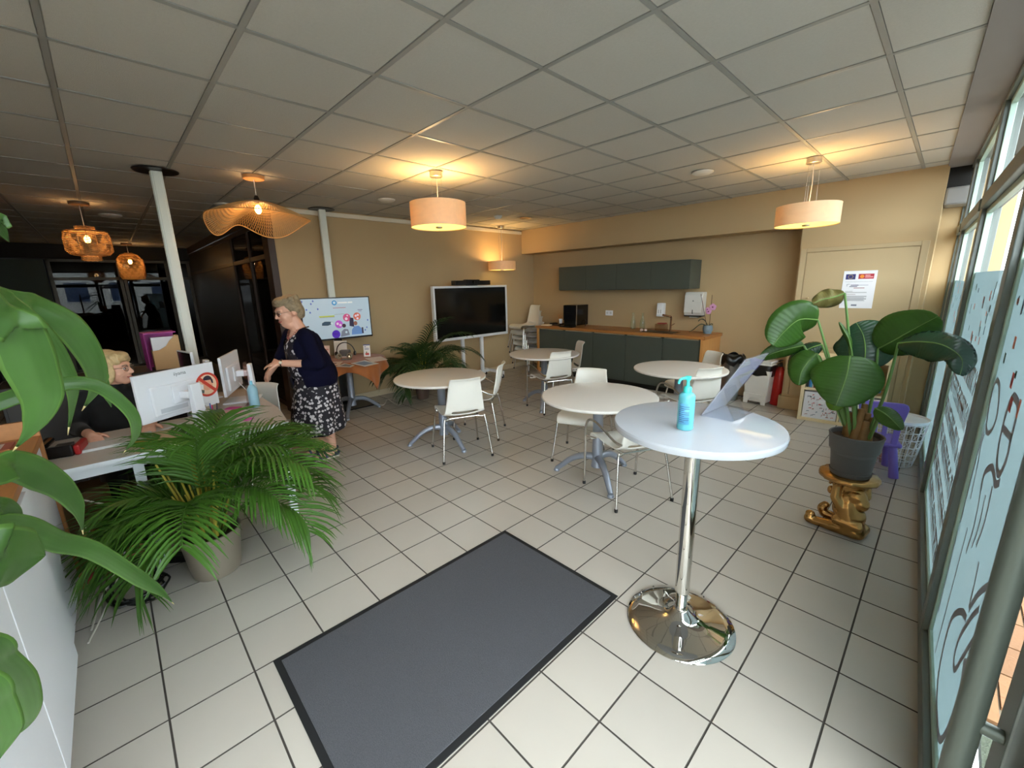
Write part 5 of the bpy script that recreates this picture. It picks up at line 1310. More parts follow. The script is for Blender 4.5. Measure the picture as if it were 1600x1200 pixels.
link('sheet', MB().add([(-.10, 0, 0), (.10, 0, 0), (.02, .0, .36), (-.08, 0, .36)], [(0, 1, 2, 3)]), thin_glass('pinkish_acrylic', (.95, .88, .88), refl=1.0), t, solid=.003, smooth=0)
link('foot', MB().box(-.10, .10, -.04, .04, 0, .004), MATS['pinkish_acrylic'], t, smooth=0)
t = thing('desk_phone', 'black desk telephone with a red side at the left end of the desk', 'telephone', (-3.50, -.33, .74), R(80))
link('base', MB().prism([(-.09, 0), (.09, 0), (.09, .03), (-.09, .07)], -.09, .07, 'x'), M_black, t, smooth=0, bevel=.008)
link('handset', MB().box(-.085, -.035, -.10, .10, .055, .09), M_blk2, t, smooth=0, bevel=.016)
link('side_case', MB().box(.07, .10, -.085, .085, .0, .06), mat('case_red', (168, 24, 26), rough=.4), t, smooth=0, bevel=.01)
link('keypad', MB().box(-.02, .05, -.05, .05, .045, .052), mat('keypad_grey', (70, 70, 74), rough=.5), t, smooth=0)
# credenza behind with folders
t = thing('credenza', 'dark low cupboard behind the seated woman', 'cupboard', (-4.98, .22, 0))
link('body', MB().box(-.22, .2, -.9, .24, .03, .96), mat('credenza_dark', (36, 30, 28), rough=.5), t, smooth=0, bevel=.004)
link('cap_board', MB().box(-.23, .21, -.91, .25, .96, .985), MATS['credenza_dark'], t, smooth=0, bevel=.003)
link('door', MB().box(.2, .215, -.88, -.34, .06, .94), MATS['credenza_dark'], t, smooth=0, bevel=.003)
link('door', MB().box(.2, .215, -.32, .22, .06, .94), MATS['credenza_dark'], t, smooth=0, bevel=.003)
t = thing('magenta_folder', 'magenta folder standing in the file holder row behind the desk', 'folder', (-4.86, .235, .985), R(4))
link('folder', MB().box(-.03, .012, -.035, -.027, 0, .325).box(-.20, -.192, -.035, .2, 0, .325).box(-.20, .012, -.037, -.027, 0, .325), mat('folder_magenta', (190, 70, 160), rough=.45), t, smooth=0)
link('top_flap', MB().box(-.20, .01, -.037, .19, .318, .326), MATS['folder_magenta'], t, smooth=0)
t = thing('magazine_file', 'kraft cardboard magazine file with white papers behind the desk', 'file holder', (-4.82, .235, .985), R(2))
curve = [(0, 0), (.20, 0), (.20, .295), (.17, .29), (.13, .25), (.10, .205), (.05, .175), (0, .17)]
link('side', MB().prism(curve, .0, .004, 'x'), mat('kraft_card', (206, 166, 118), rough=.7), t, smooth=0)
link('side', MB().prism(curve, -.10, -.096, 'x'), MATS['kraft_card'], t, smooth=0)
link('spine', MB().box(-.096, 0, .196, .20, 0, .295).box(-.096, 0, 0, .004, 0, .17).box(-.096, 0, 0, .2, 0, .004), MATS['kraft_card'], t, smooth=0)
link('papers', MB().box(-.085, -.02, .008, .19, .004, .285), M_paper, t, smooth=0)

# ---- low white cabinet in the foreground with leaflets
M_cabw = mat('cabinet_white', (240, 242, 248), rough=.4, var=.01)
M_cabwood = wood_mat('cabinet_top_wood', (176, 118, 66), scale=4, axis='X', rough=.45, contrast=.2)
t = thing('leaflet_cabinet', 'white low cabinet with a wooden top edge at the left foreground', 'cabinet', (0, 0, 0))
link('carcass', MB().box(-3.20, -1.12, -.86, -.385, .07, .90), M_cabw, t, smooth=0, bevel=.002)
link('plinth', MB().box(-3.19, -1.13, -.84, -.405, 0, .07), mat('plinth_grey', (150, 152, 156), rough=.5), t, smooth=0)
link('door', MB().box(-3.195, -2.475, -.385, -.372, .08, .885), M_cabw, t, smooth=0, bevel=.002)
d_ = link('door', MB().box(-2.465, -1.80, -.385, -.355, .085, .885), M_cabw, t, smooth=0, bevel=.002)
link('door', MB().box(-1.79, -1.125, -.385, -.355, .085, .885), M_cabw, t, smooth=0, bevel=.002)
link('top_board', MB().box(-3.22, -1.10, -.88, -.36, .90, .935), M_cabwood, t, smooth=0, bevel=.003)
link('end_panel', MB().box(-3.245, -3.222, -.88, -.36, 0, 1.02), M_cabwood, t, smooth=0, bevel=.003)
mags = [((150, 60, 56), 'red-brown'), ((210, 150, 90), 'orange tan'), ((100, 96, 90), 'dark grey'), ((226, 222, 216), 'white'), ((90, 80, 140), 'violet'), ((206, 196, 200), 'pale pink'), ((196, 96, 76), 'brick red'), ((226, 224, 220), 'cream'), ((120, 130, 150), 'slate blue'), ((220, 200, 120), 'straw yellow'), ((170, 60, 70), 'crimson'), ((200, 206, 210), 'silver grey')]
x = -3.15
for k in range(12):
    c, nm = mags[k]
    t = thing('brochure', '%s brochure laid on the low white cabinet' % nm, 'brochure', (x+.075, -.64, .936), random.uniform(-.06, .06), 'brochures on the low cabinet')
    link('cover', MB().box(-.072, .072, -.20, .20, .002*(k % 3), .008+.003*(k % 3)), mat('brochure_%d_%d_%d' % c, c, rough=.4, var=.25, vscale=14), t, smooth=0)
    if k % 2 == 0: link('print', MB().box(-.05, .05, -.10, .17, .008+.003*(k % 3), .0085+.003*(k % 3)), mat('brochure_print_%d' % k, mags[(k+5) % 12][0], rough=.4, var=.3, vscale=22), t, smooth=0)
    x += .158
# clutter below the desk
def crate(label, x, y, sx_, sy_, sz_, c, rz, z=0):
    t = thing('carton', label, 'box', (x, y, z), rz, 'boxes under the reception desk')
    m_ = mat('carton_%d_%d_%d' % c, c, rough=.75, var=.1)
    link('box', MB().box(-sx_/2, sx_/2, -sy_/2, sy_/2, 0, sz_), m_, t, smooth=0, bevel=.004)
    link('flap', MB().box(-sx_/2, sx_/2, -.005, .005, sz_, sz_+.003).box(-sx_/2, sx_/2, -sy_/2-.004, -sy_/2, sz_*.55, sz_), m_, t, smooth=0)
crate('tan cardboard carton on the floor under the desk', -3.42, -.22, .26, .20, .22, (150, 106, 60), .3)
crate('brown carton deep under the left end of the desk', -3.70, -.02, .24, .22, .42, (96, 70, 42), .0)
crate('tall brown carton beside the cabinet end under the desk', -3.66, -.30, .22, .22, .46, (104, 78, 46), .1)
crate('small red patterned box on the floor by the cabinet', -3.32, -.335, .12, .05, .10, (150, 40, 46), .1)
o = link('power_strip', MB().box(-.20, .20, -.03, .03, 0, .045), M_black, loc=(-3.18, .02, .001), rot=(0, 0, .9), smooth=0, bevel=.006); tag(o, 'black power strip on the floor behind the palm pot', 'power strip')
b = MB(); rr = random.Random(4); pts = []
for k in range(70): pts.append(Vector((-2.98+.14*math.cos(k*.62)+rr.uniform(-.05, .05), -.14+.11*math.sin(k*.62)+rr.uniform(-.04, .04), .008+.028*abs(math.sin(k*.31)))))
o = link('cable_coil', b.tube(bez(pts, 3), .006, 6), M_black); tag(o, 'tangled coil of black cable on the floor by the cabinet', 'cable')
for k, (P_, lab) in enumerate((([(-3.25, -.36, .70), (-3.2, -.30, .4), (-3.15, -.22, .12), (-3.0, -.30, .01), (-2.75, -.33, .008)], 'white cable hanging from the desk beside the cabinet'), ([(-3.3, .0, .66), (-3.25, -.08, .40), (-3.1, -.2, .10), (-2.9, -.28, .008), (-2.65, -.34, .008)], 'white cable curving down behind the palm to the floor'), ([(-3.28, -.30, .52), (-3.22, -.12, .44), (-3.25, .08, .52), (-3.28, .2, .68)], 'white cable slung under the desk edge'))):
    o = link('desk_cable', MB().tube(bez(P_, 8), .0045, 6), MATS['cable_white']); tag(o, lab, 'cable', 'white cables under the desk')

# ================================================================== PALMS
M_pl = mat('palm_leaf', (72, 114, 38), rough=.42, var=.35, vscale=5, translucent=.30)
M_pl2 = mat('palm_leaf_dark', (44, 72, 28), rough=.5, var=.3, vscale=5, translucent=.2)
M_ps = mat('palm_stem_yellow', (172, 160, 60), rough=.5, var=.25, vscale=9)
def frond_mesh(rr, L, az, elev, droop, llen, nl=22, stem0=(0, 0, 0), z0=0.):
    """arching stem with paired strap leaflets"""
    b = MB(); P = []
    d = Vector((math.cos(az), math.sin(az), 0)); p = Vector(stem0); e = elev; N = 20
    for i in range(N+1):
        P.append(p.copy()); s = i/N
        p = p+(d*math.cos(e)+Vector((0, 0, 1))*math.sin(e))*(L/N)
        e -= droop*(.25+1.5*s)/N
    b.tube(P, [.0055*(1-.75*i/N)+.001 for i in range(N+1)], 5)
    side = Vector((-d.y, d.x, 0))
    for k in range(nl):
        s = .36+.63*k/(nl-1); i = min(int(s*N), N-1); f = s*N-i
        q = P[i].lerp(P[i+1], f); tt = (P[i+1]-P[i]).normalized()
        ll = llen*(.55+.45*math.sin(PI*min(1, (s-.30)/.72)))*rr.uniform(.85, 1.1)
        for sg in (-1, 1):
            up = side.cross(tt)*-1
            up = up if up.z > 0 else -up
            dirv = (tt*(.62+.35*s)+side*sg*.80+up*.28).normalized()
            w_ = .0085*rr.uniform(.8, 1.2); M_ = 5; pts = []; c = q.copy(); dv = dirv.copy()
            for j in range(M_):
                pts.append(c.copy()); c = c+dv*(ll/(M_-1)); dv = (dv+Vector((0, 0, -.30*rr.uniform(.6, 1.2)))).normalized()
            sdv = dirv.cross(up).normalized()
            rows = []
            for j, c_ in enumerate(pts):
                ww = w_*(.55, 1, .95, .65, .06)[j]
                rows += [c_-sdv*ww+up*ww*.4, c_, c_+sdv*ww+up*ww*.4]
            b.add(rows, [(j*3+q_, j*3+q_+1, (j+1)*3+q_+1, (j+1)*3+q_) for j in range(M_-1) for q_ in (0, 1)])
    return b
def palm(label, loc, seed, n, Lr, llen, pot_m, prof, leaf_m, zsoil, spread, group, azs=None, short=None, front_gap=False):
    rr = random.Random(seed)
    t = thing('areca_palm', label, 'plant', loc, 0, group)
    link('pot', MB().lathe(prof, 40), pot_m, t)
    link('soil', MB().lathe([(0, zsoil+.004), (prof[-4][0]*.9, zsoil)], 24, cap=False), MATS['soil_brown'], t)
    for k in range(n):
        az = azs[k] if azs else 2*PI*(k*.381966)+rr.uniform(-.25, .25)
        q = k/n
        el = R(86-40*q+rr.uniform(-5, 5)); L = Lr*rr.uniform(.82, 1.12)*(1.0-.12*q)*(short(az) if short else 1)
        dr = R(92+58*q)*rr.uniform(.85, 1.15)*spread
        if front_gap and q > .45 and math.cos(az-R(-12)) > .80: az += R(62) if rr.random() < .6 else R(-60)
        r0 = rr.uniform(.01, .07); s0 = (r0*math.cos(az), r0*math.sin(az), zsoil)
        fr_ = link('frond', frond_mesh(rr, L, az, el, dr, llen, stem0=s0), leaf_m, t, smooth=0, fix=False)
    for k in range(30):
        a = rr.uniform(0, 2*PI); r0 = rr.uniform(.005, .075); h_ = rr.uniform(.24, .50)
        link('cane', MB().tube([(r0*math.cos(a), r0*math.sin(a), zsoil), (r0*1.5*math.cos(a), r0*1.5*math.sin(a), zsoil+h_*.5), (r0*2.4*math.cos(a), r0*2.4*math.sin(a), zsoil+h_)], [.009, .007, .005], 7), M_ps, t)
    return t
palm('bushy palm in a pale taupe pot in front of the reception desk', (-2.87, .22, 0), 11, 32, 1.08, .36, mat('pot_taupe', (128, 118, 104), rough=.45, var=.08),
     [(0, 0), (.120, 0), (.124, .012), (.128, .03), (.150, .235), (.157, .24), (.160, .268), (.154, .272), (.146, .265), (.140, .22), (0, .2)], M_pl, .235, .98, 'potted palms', short=lambda a:   .52 if math.sin(a) < -.35 else (.8 if math.cos(a) < -.5 else (.86 if math.sin(a) > .5 else (.8 if math.cos(a) > .6 else 1))), front_gap=True)
palm('dark palm in a brown pot between the television and the large display', (-5.42, 3.28, 0), 23, 34, 1.12, .28, mat('pot_brown', (96, 76, 66), rough=.5),
     [(0, 0), (.085, 0), (.088, .01), (.112, .22), (.118, .225), (.120, .25), (.114, .252), (.108, .245), (.104, .21), (0, .2)], M_pl2, .225, 1.05, 'potted palms', short=lambda a: .62 if math.cos(a) < -.2 else (.8 if abs(math.sin(a)) > .8 else 1))

# ---- strap-leaved plant right beside the photographer
t = thing('dracaena', 'strap-leaved plant with long drooping green leaves at the left edge', 'plant', (-.86, -.66, 0))
DB = Vector((-.86, -.66, 0))
link('pot', MB().lathe([(0, 0), (.13, 0), (.16, .28), (.165, .30), (.155, .30), (.145, .26), (0, .25)], 32), mat('pot_white_glazed', (220, 220, 216), rough=.3), t)
link('soil', MB().lathe([(0, .262), (.146, .26)], 24, cap=False), MATS['soil_brown'], t)
link('trunk', MB().tube(bez([(0, 0, .26), (.01, -.01, .7), (-.01, .0, 1.1), (0, 0, 1.72)], 6), [.034-.010*i/18 for i in range(19)], 12), mat('trunk_tan', (150, 120, 84), rough=.8, var=.3, vscale=20, bump=.5), t)
M_dl = mat('dracaena_leaf', (60, 94, 38), rough=.35, var=.3, vscale=9, translucent=.16)
M_dedge = mat('dracaena_leaf_edge', (84, 120, 52), rough=.4, var=.1, translucent=.3)
M_dtip = mat('dracaena_tip_dry', (214, 196, 140), rough=.7, var=.15)
def dleaf(path, dists, wds, z_root, tip=True, roll=0., fold=.22):
    """leaf passing through measured points at arm's-length distances, rooted on the trunk"""
    n0 = len(path); P = [at_range(p[0], p[1], dists[0]+(dists[1]-dists[0])*i/(n0-1))-DB for i, p in enumerate(path)]
    root = Vector((0, 0, z_root)); mid = P[0]+(P[0]-P[1]).normalized()*.10+(root-P[0]).normalized()*.06
    C = bez([root, mid]+P, 8); k = len(C); W = [.014, .022]+[q*.66 for q in wds]
    rows = []; NV = 12
    view = Vector((.95, .25, .35)).normalized()
    for i, c in enumerate(C):
        tt = (C[min(i+1, k-1)]-C[max(i-1, 0)]).normalized()
        sd = tt.cross(view)
        if sd.length < .1: sd = tt.cross(Vector((0, 0, 1)))
        sd.normalize(); nr = sd.cross(tt).normalized()
        sd2 = (sd*math.cos(roll)+nr*math.sin(roll)).normalized(); nr2 = sd2.cross(tt).normalized()
        f = i/8; a = min(int(f), len(W)-2); w_ = (W[a]+(W[a+1]-W[a])*(f-a))*min(1, (1-i/(k-1))/.16+.02)**.8
        for j in range(NV+1):
            u = j/NV*2-1
            rows.append(c+sd2*(u*w_/2)+nr2*(-fold*abs(u)**1.3*w_/2+.02*w_*math.sin(f*2.1+u*1.4)+.0007*math.cos(u*21)))
    cutk = int(k*.955) if tip else k-1
    def part(i0, i1):
        return MB().add(rows[i0*(NV+1):(i1+1)*(NV+1)], [(i*(NV+1)+j, i*(NV+1)+j+1, (i+1)*(NV+1)+j+1, (i+1)*(NV+1)+j) for i in range(i1-i0) for j in range(NV)])
    lf = link('leaf', part(0, cutk), M_dl, t, smooth=180, solid=.0012)
    lf.data.materials.append(M_dedge)
    for q_, pg in enumerate(lf.data.polygons):
        if q_ % NV in (0, NV-1): pg.material_index = 1
    if tip: link('leaf_tip', part(cutk, k-1), M_dtip, lf, smooth=180, solid=.001)
U = .0011   # metres per photo pixel at about a metre
dleaf([(6, 500), (30, 520), (50, 570), (66, 620), (52, 665), (20, 705)], (.84, .92), [.075, .085, .085, .07, .035, .003], 1.52)
dleaf([(-20, 455), (20, 478), (60, 512), (95, 560), (114, 610), (106, 680)], (.95, 1.12), [.04, .05, .045, .04, .03, .003], 1.56)
dleaf([(20, 466), (60, 480), (110, 510), (145, 560), (152, 600), (128, 642)], (1.02, 1.16), [.045, .065, .075, .06, .045, .003], 1.58)
dleaf([(0, 628), (50, 612), (110, 598), (160, 606), (206, 645), (212, 680), (193, 708)], (.96, 1.1), [.035, .04, .035, .035, .032, .022, .003], 1.25)
dleaf([(150, 575), (162, 595), (168, 618), (174, 636)], (1.14, 1.16), [.025, .025, .018, .002], 1.50, tip=False)
dleaf([(0, 735), (30, 728), (70, 745), (100, 765), (122, 795), (130, 835)], (.90, 1.1), [.06, .07, .07, .055, .035, .003], 1.05)
dleaf([(-20, 826), (40, 826), (90, 846), (150, 862), (220, 905), (252, 925), (272, 944)], (.85, 1.2), [.045, .055, .05, .045, .04, .025, .003], 1.0)
dleaf([(-30, 880), (10, 870), (40, 868), (70, 868)], (.70, .78), [.10, .11, .10, .075], .98, tip=False)
dleaf([(-20, 800), (5, 790), (25, 800), (38, 812)], (.80, .95), [.03, .035, .025, .003], 1.0)
dleaf([(-30, 1020), (0, 1040), (30, 1070), (44, 1110), (38, 1135), (20, 1152)], (.70, .80), [.06, .05, .05, .04, .02, .003], .85)
dleaf([(-40, 1080), (-12, 1110), (4, 1150), (-4, 1190)], (.66, .70), [.06, .055, .05, .01], .80, tip=False)
dleaf([(-10, 335), (0, 350), (8, 365), (14, 378)], (.90, .95), [.03, .025, .018, .003], 1.66, tip=False)
# ================================================================== PEOPLE
M_skin = mat('skin_fair', (226, 172, 146), rough=.5, var=.08, vscale=18)
M_lip = mat('lip_rose', (176, 86, 80), rough=.5)
M_eye = mat('eye_white', (226, 222, 216), rough=.2)
M_iris = mat('iris_dark', (50, 44, 40), rough=.2)
def floral(name, dark, light, scale):
    if name in MATS: return MATS[name]
    M = mat(name, dark, rough=.75, var=0)
    n = M.node_tree.nodes; l = M.node_tree.links
    mx = [x for x in n if x.bl_idname == 'ShaderNodeMix'][0]; tc = [x for x in n if x.bl_idname == 'ShaderNodeTexCoord'][0]
    vo = n.new('ShaderNodeTexVoronoi'); vo.inputs['Scale'].default_value = scale; vo.inputs['Randomness'].default_value = .9
    wv = n.new('ShaderNodeTexNoise'); wv.inputs['Scale'].default_value = scale*2.2
    l.new(tc.outputs['Object'], vo.inputs['Vector']); l.new(tc.outputs['Object'], wv.inputs['Vector'])
    ad = n.new('ShaderNodeMath'); ad.operation = 'MULTIPLY_ADD'; ad.inputs[1].default_value = .55; l.new(wv.outputs['Fac'], ad.inputs[0]); l.new(vo.outputs['Distance'], ad.inputs[2])
    rp = n.new('ShaderNodeValToRGB'); rp.color_ramp.elements[0].position = .64; rp.color_ramp.elements[0].color = (1, 1, 1, 1)
    rp.color_ramp.elements[1].position = .69; rp.color_ramp.elements[1].color = (0, 0, 0, 1)
    l.new(ad.outputs[0], rp.inputs['Fac']); l.new(rp.outputs['Color'], mx.inputs['Factor'])
    mx.inputs['A'].default_value = lin(dark)+(1,); mx.inputs['B'].default_value = lin(light)+(1,)
    return M
M_dress = floral('floral_dress', (26, 20, 30), (206, 198, 200), 29)
M_navy = mat('navy_knit', (13, 13, 36), rough=.95, var=.15, vscale=60, bump=.25, bscale=220, spec=.15)

def head_elems(T):
    """T maps head space (x right, -y forward, z up, origin at the head centre) to the thing's space"""
    Rm = T.to_3x3()
    P = lambda x, y, z: T @ Vector((x, y, z)); k_ = T.to_scale().x
    return [(e[0], e[1], e[2]*k_, e[3], e[4]*k_) if e[0] == 'c' else e for e in [('e', P(0, .012, .025), (.074, .092, .092), Rm), ('e', P(0, -.035, -.03), (.062, .058, .078), Rm), ('e', P(0, -.062, -.088), (.03, .026, .026), Rm),
            ('e', P(.034, -.062, -.035), (.026, .022, .026), Rm), ('e', P(-.034, -.062, -.035), (.026, .022, .026), Rm), ('e', P(0, -.07, .025), (.05, .022, .022), Rm),
            ('c', P(0, -.088, .012), .008, P(0, -.106, -.022), .0125), ('e', P(.012, -.092, -.026), (.009, .009, .007), Rm), ('e', P(-.012, -.092, -.026), (.009, .009, .007), Rm),
            ('e', P(0, -.083, -.052), (.024, .014, .009), Rm), ('e', P(0, -.082, -.066), (.020, .013, .008), Rm),
            ('e', P(.074, .012, -.008), (.010, .020, .030), Rm), ('e', P(-.074, .012, -.008), (.010, .020, .030), Rm)]]
def face_parts(T, parent, tint):
    P = lambda x, y, z: T @ Vector((x, y, z)); Rm = T.to_3x3()
    for s_ in (-1, 1):
        e_ = link('eye', MB().ell(P(s_*.030, -.079, .004), (.012, .008, .008), 12, 8, Rm), M_eye, parent)
        link('iris', MB().ell(P(s_*.030, -.0855, .004), (.0055, .003, .0055), 10, 6, Rm), M_iris, e_)
        link('eyebrow', MB().tube([P(s_*.014, -.090, .024), P(s_*.030, -.090, .029), P(s_*.048, -.078, .024)], .0035, 6), mat('brow_grey', (140, 124, 104), rough=.8), parent)
    link('mouth', MB().tube([P(-.024, -.086, -.056), P(-.010, -.096, -.061), P(.010, -.096, -.061), P(.024, -.086, -.056)], [.003, .0055, .0055, .003], 8), M_lip, parent)
    g = link('glasses', MB().tube([P(-.006, -.100, .008), P(.006, -.100, .008)], .0016, 6).tube([P(.054, -.088, .01), P(.072, -.03, .008), P(.078, .02, .0)], .0016, 6).tube([P(-.054, -.088, .01), P(-.072, -.03, .008), P(-.078, .02, .0)], .0016, 6)
             .tube([P(.030+.024*math.cos(a*PI/10), -.098+.008*abs(math.cos(a*PI/10)), .004+.018*math.sin(a*PI/10)) for a in range(21)], .0015, 5).tube([P(-.030+.024*math.cos(a*PI/10), -.098+.008*abs(math.cos(a*PI/10)), .004+.018*math.sin(a*PI/10)) for a in range(21)], .0015, 5), mat('glasses_wire', (120, 84, 60), rough=.3, metal=.8), parent)
    for s_ in (-1, 1):
        link('lens', MB().add([P(s_*.030+.023*math.cos(a*PI/10), -.097, .004+.017*math.sin(a*PI/10)) for a in range(20)], [tuple(range(20))]), tint, g, solid=.0012)
def hand_elems(wrist, dirv, palm_n, curl=.5, spread=1., L=.175):
    """palm, four unequal bent fingers and a thumb leaving the side of the palm"""
    w_ = Vector(wrist); d = Vector(dirv).normalized(); n = Vector(palm_n); n = (n-d*n.dot(d)).normalized(); s = d.cross(n)
    out = [('c', w_, .026, w_+d*.045, .030), ('c', w_+d*.04+s*.020, .017, w_+d*.085+s*.026, .014), ('c', w_+d*.04-s*.018, .017, w_+d*.082-s*.024, .013), ('c', w_+d*.04, .020, w_+d*.088, .015)]
    for k, (o, ln) in enumerate(((.030, .062), (.011, .073), (-.009, .068), (-.028, .054))):
        p0 = w_+d*.085+s*o; d1 = (d+n*curl*.6+s*o*1.5*spread).normalized(); p1 = p0+d1*ln*.5
        d2 = (d1+n*curl*1.1).normalized(); p2 = p1+d2*ln*.32; d3 = (d2+n*curl*.8).normalized(); p3 = p2+d3*ln*.22
        out += [('c', p0, .0092, p1, .0085), ('c', p1, .0085, p2, .0078), ('c', p2, .0078, p3, .0068)]
    t0 = w_+d*.025+s*.030; t1 = t0+(d*.55+s*.75+n*.25).normalized()*.042; t2 = t1+(d*.9+s*.25+n*.35).normalized()*.032
    out += [('c', t0, .015, t1, .0105), ('c', t1, .0105, t2, .009)]
    return out

# ---- woman standing at the desk end. local frame: x = her left, -y = forward
t = thing('person', 'standing woman with short grey hair, navy cardigan and dark floral dress', 'person', (-4.21, 1.40, 0))
TH = Matrix.Translation((0, -.195, 1.462)) @ Matrix.Rotation(R(6), 4, 'Z') @ Matrix.Rotation(R(14), 4, 'X') @ Matrix.Scale(1.12, 4)
nearE, nearW = Vector((.235, -.07, .985)), Vector((.045, -.335, 1.005))
farE, farW = Vector((-.265, -.235, 1.035)), Vector((-.225, -.385, .875))
E = head_elems(TH)+[('c', (0, -.165, 1.385), .058, (0, -.12, 1.275), .070), ('e', (0, -.195, 1.345), (.056, .06, .045)), ('c', (0, -.15, 1.25), .06, (0, -.19, 1.16), .05), ('c', (-.13, -.13, 1.255), .05, (.13, -.12, 1.255), .05),
     ('e', (0, -.09, 1.12), (.165, .125, .17)), ('e', (0, -.06, .94), (.175, .145, .19)), ('e', (0, -.0, .79), (.175, .15, .12)),
     ('c', (.165, -.12, 1.235), .055, nearE, .042), ('c', nearE, .042, nearW, .030), ('c', (-.175, -.15, 1.245), .055, farE, .042), ('c', farE, .041, farW, .029),
     ('c', (.085, .0, .76), .085, (.095, -.02, .44), .056), ('c', (.095, -.02, .44), .054, (.10, .0, .25), .050), ('c', (.10, .0, .25), .048, (.10, .01, .085), .034),
     ('c', (-.085, .0, .76), .085, (-.095, -.03, .44), .056), ('c', (-.095, -.03, .44), .054, (-.10, -.01, .25), .050), ('c', (-.10, -.01, .25), .048, (-.10, -.005, .085), .034),
     ('c', (.10, .02, .052), .030, (.098, -.10, .040), .030), ('c', (.098, -.10, .042), .030, (.095, -.155, .034), .024), ('c', (-.10, .005, .052), .030, (-.098, -.12, .040), .030), ('c', (-.098, -.12, .042), .030, (-.095, -.175, .034), .024)]
for s_, y0 in ((.095, -.165), (-.095, -.185)):
    for k in range(5): E.append(('c', (s_-.028+k*.014, y0, .034), .010-.0006*k*(1 if s_ < 0 else 1), (s_-.030+k*.0145, y0-.028+abs(k-1.5)*.004, .030), .0085))
E += hand_elems(nearW, (-.62, -.70, -.10), (-.1, .2, -1), curl=.35)
E += hand_elems(farW, (-.05, -.30, -.95), (.2, .5, -.3), curl=.35)
blob('body', E, .0052, M_skin, t, smooth_it=4)
face_parts(TH, t, mat('lens_tinted', (90, 50, 40), rough=.1, alpha=.55))
# hair: short, swept back
P = lambda x, y, z: TH @ Vector((x, y, z))
Rm = TH.to_3x3()
hair = [('e', P(0, .032, .045), (.088, .092, .088), Rm), ('e', P(0, -.03, .088), (.074, .058, .040), Rm), ('e', P(.0, .075, -.01), (.074, .05, .075), Rm), ('e', P(0, -.055, .076), (.058, .035, .026), Rm), ('e', P(.066, .035, .03), (.026, .055, .05), Rm), ('e', P(-.066, .035, .03), (.026, .055, .05), Rm), ('e', P(0, .085, -.055), (.05, .03, .03), Rm)]
for k in range(16):
    a = k*.9; hair.append(('e', P(.07*math.cos(a), .03+.06*math.sin(a), .085+.02*math.sin(k*2.1)), (.026, .026, .020), Rm))
M_hair = mat('hair_grey_brown', (150, 132, 104), rough=.6, var=.45, vscale=34, bump=.9, bscale=70)
blob('hair', hair, .006, M_hair, t, smooth_it=3)
# dress bodice and skirt
def neck(c): return c.z > 1.13 and abs(c.x) < (c.z-1.13)*.62+.0 and c.y < -.10
blob('dress_bodice', [('e', (0, -.11, 1.12), (.182, .160, .18)), ('e', (0, -.08, .95), (.192, .184, .20)), ('e', (0, -.03, .80), (.196, .182, .13)), ('c', (-.12, -.13, 1.235), .058, (.12, -.12, 1.235), .058)], .009, M_dress, t, smooth_it=6, cut=lambda c: neck(c) or c.z > 1.30 or c.z < .72)
NA = 96
def skirt(i, j):
    a = 2*PI*i/NA; s = j/14; z = .86-.555*s
    rx = .178+.067*s**.7; ry = .162+.095*s**.7; cyo = -.03-.035*s
    f_ = 1+(.055*math.sin(9*a+.6)+.03*math.sin(5*a+2))*s**1.2
    return (rx*f_*math.cos(a), cyo+ry*f_*math.sin(a), z+.022*math.sin(a-.9)*s+.008*math.sin(9*a)*s)
b = MB(); b.grid(skirt, NA, 15, closeu=True)
link('dress_skirt', b, M_dress, t, smooth=180, solid=.004)
# cardigan, open at the front
def fcut(c):
    if c.z < .735: return True
    if c.y < -.12 and -.10 < c.x < .125+.08*max(0, (1.0-c.z)) and c.z < 1.36: return True
    return c.z > 1.245 and abs(c.x) < .072+.0 and c.y < .02
blob('cardigan', [('e', (0, -.105, 1.13), (.200, .172, .18)), ('e', (0, -.07, .95), (.215, .200, .22)), ('e', (0, -.035, .84), (.222, .208, .21)), ('e', (0, -.045, 1.10), (.165, .12, .13)), ('c', (-.14, -.13, 1.245), .072, (.14, -.12, 1.24), .074),
                  ('c', (.165, -.12, 1.225), .072, nearE, .064), ('c', nearE, .062, nearE.lerp(nearW, .30), .056), ('c', (-.175, -.15, 1.235), .070, farE, .058), ('c', farE, .056, farE.lerp(farW, .15), .052)], .009, M_navy, t, smooth_it=8, cut=fcut)
link('lanyard', MB().tube(bez([(.050, -.05, 1.315), (.070, -.13, 1.295), (.058, -.215, 1.21), (.04, -.26, 1.12), (.0, -.265, 1.03)], 6), .006, 6).tube(bez([(-.050, -.05, 1.315), (-.070, -.13, 1.295), (-.055, -.215, 1.21), (-.03, -.26, 1.12), (0, -.265, 1.03)], 6), .006, 6), mat('lanyard_brown', (56, 38, 28), rough=.7), t)
b = MB()
for k in range(15):
    a = PI*(k/14); b.ell((.062*math.cos(a), -.165-.065*math.sin(a), 1.29-.075*math.sin(a)), (.006, .006, .006), 8, 6)
link('bead_necklace', b, mat('beads_coral', (196, 110, 104), rough=.4), t)
wd_ = (nearE-nearW).normalized(); wc = nearW+wd_*.012
ax = wd_.orthogonal().normalized(); ay = wd_.cross(ax)
wt = link('wristwatch', MB().tube([wc+(ax*math.cos(k*PI/12)+ay*math.sin(k*PI/12))*.034 for k in range(25)], .006, 6), mat('watch_strap', (50, 34, 26), rough=.6), t)
cd = Vector((.85, -.35, .35)).normalized(); cd = (cd-wd_*cd.dot(wd_)).normalized()
link('watch_dial', MB().ell(wc+cd*.036, (.014, .014, .014), 14, 8), mat('watch_dial', (230, 226, 210), rough=.3), wt)
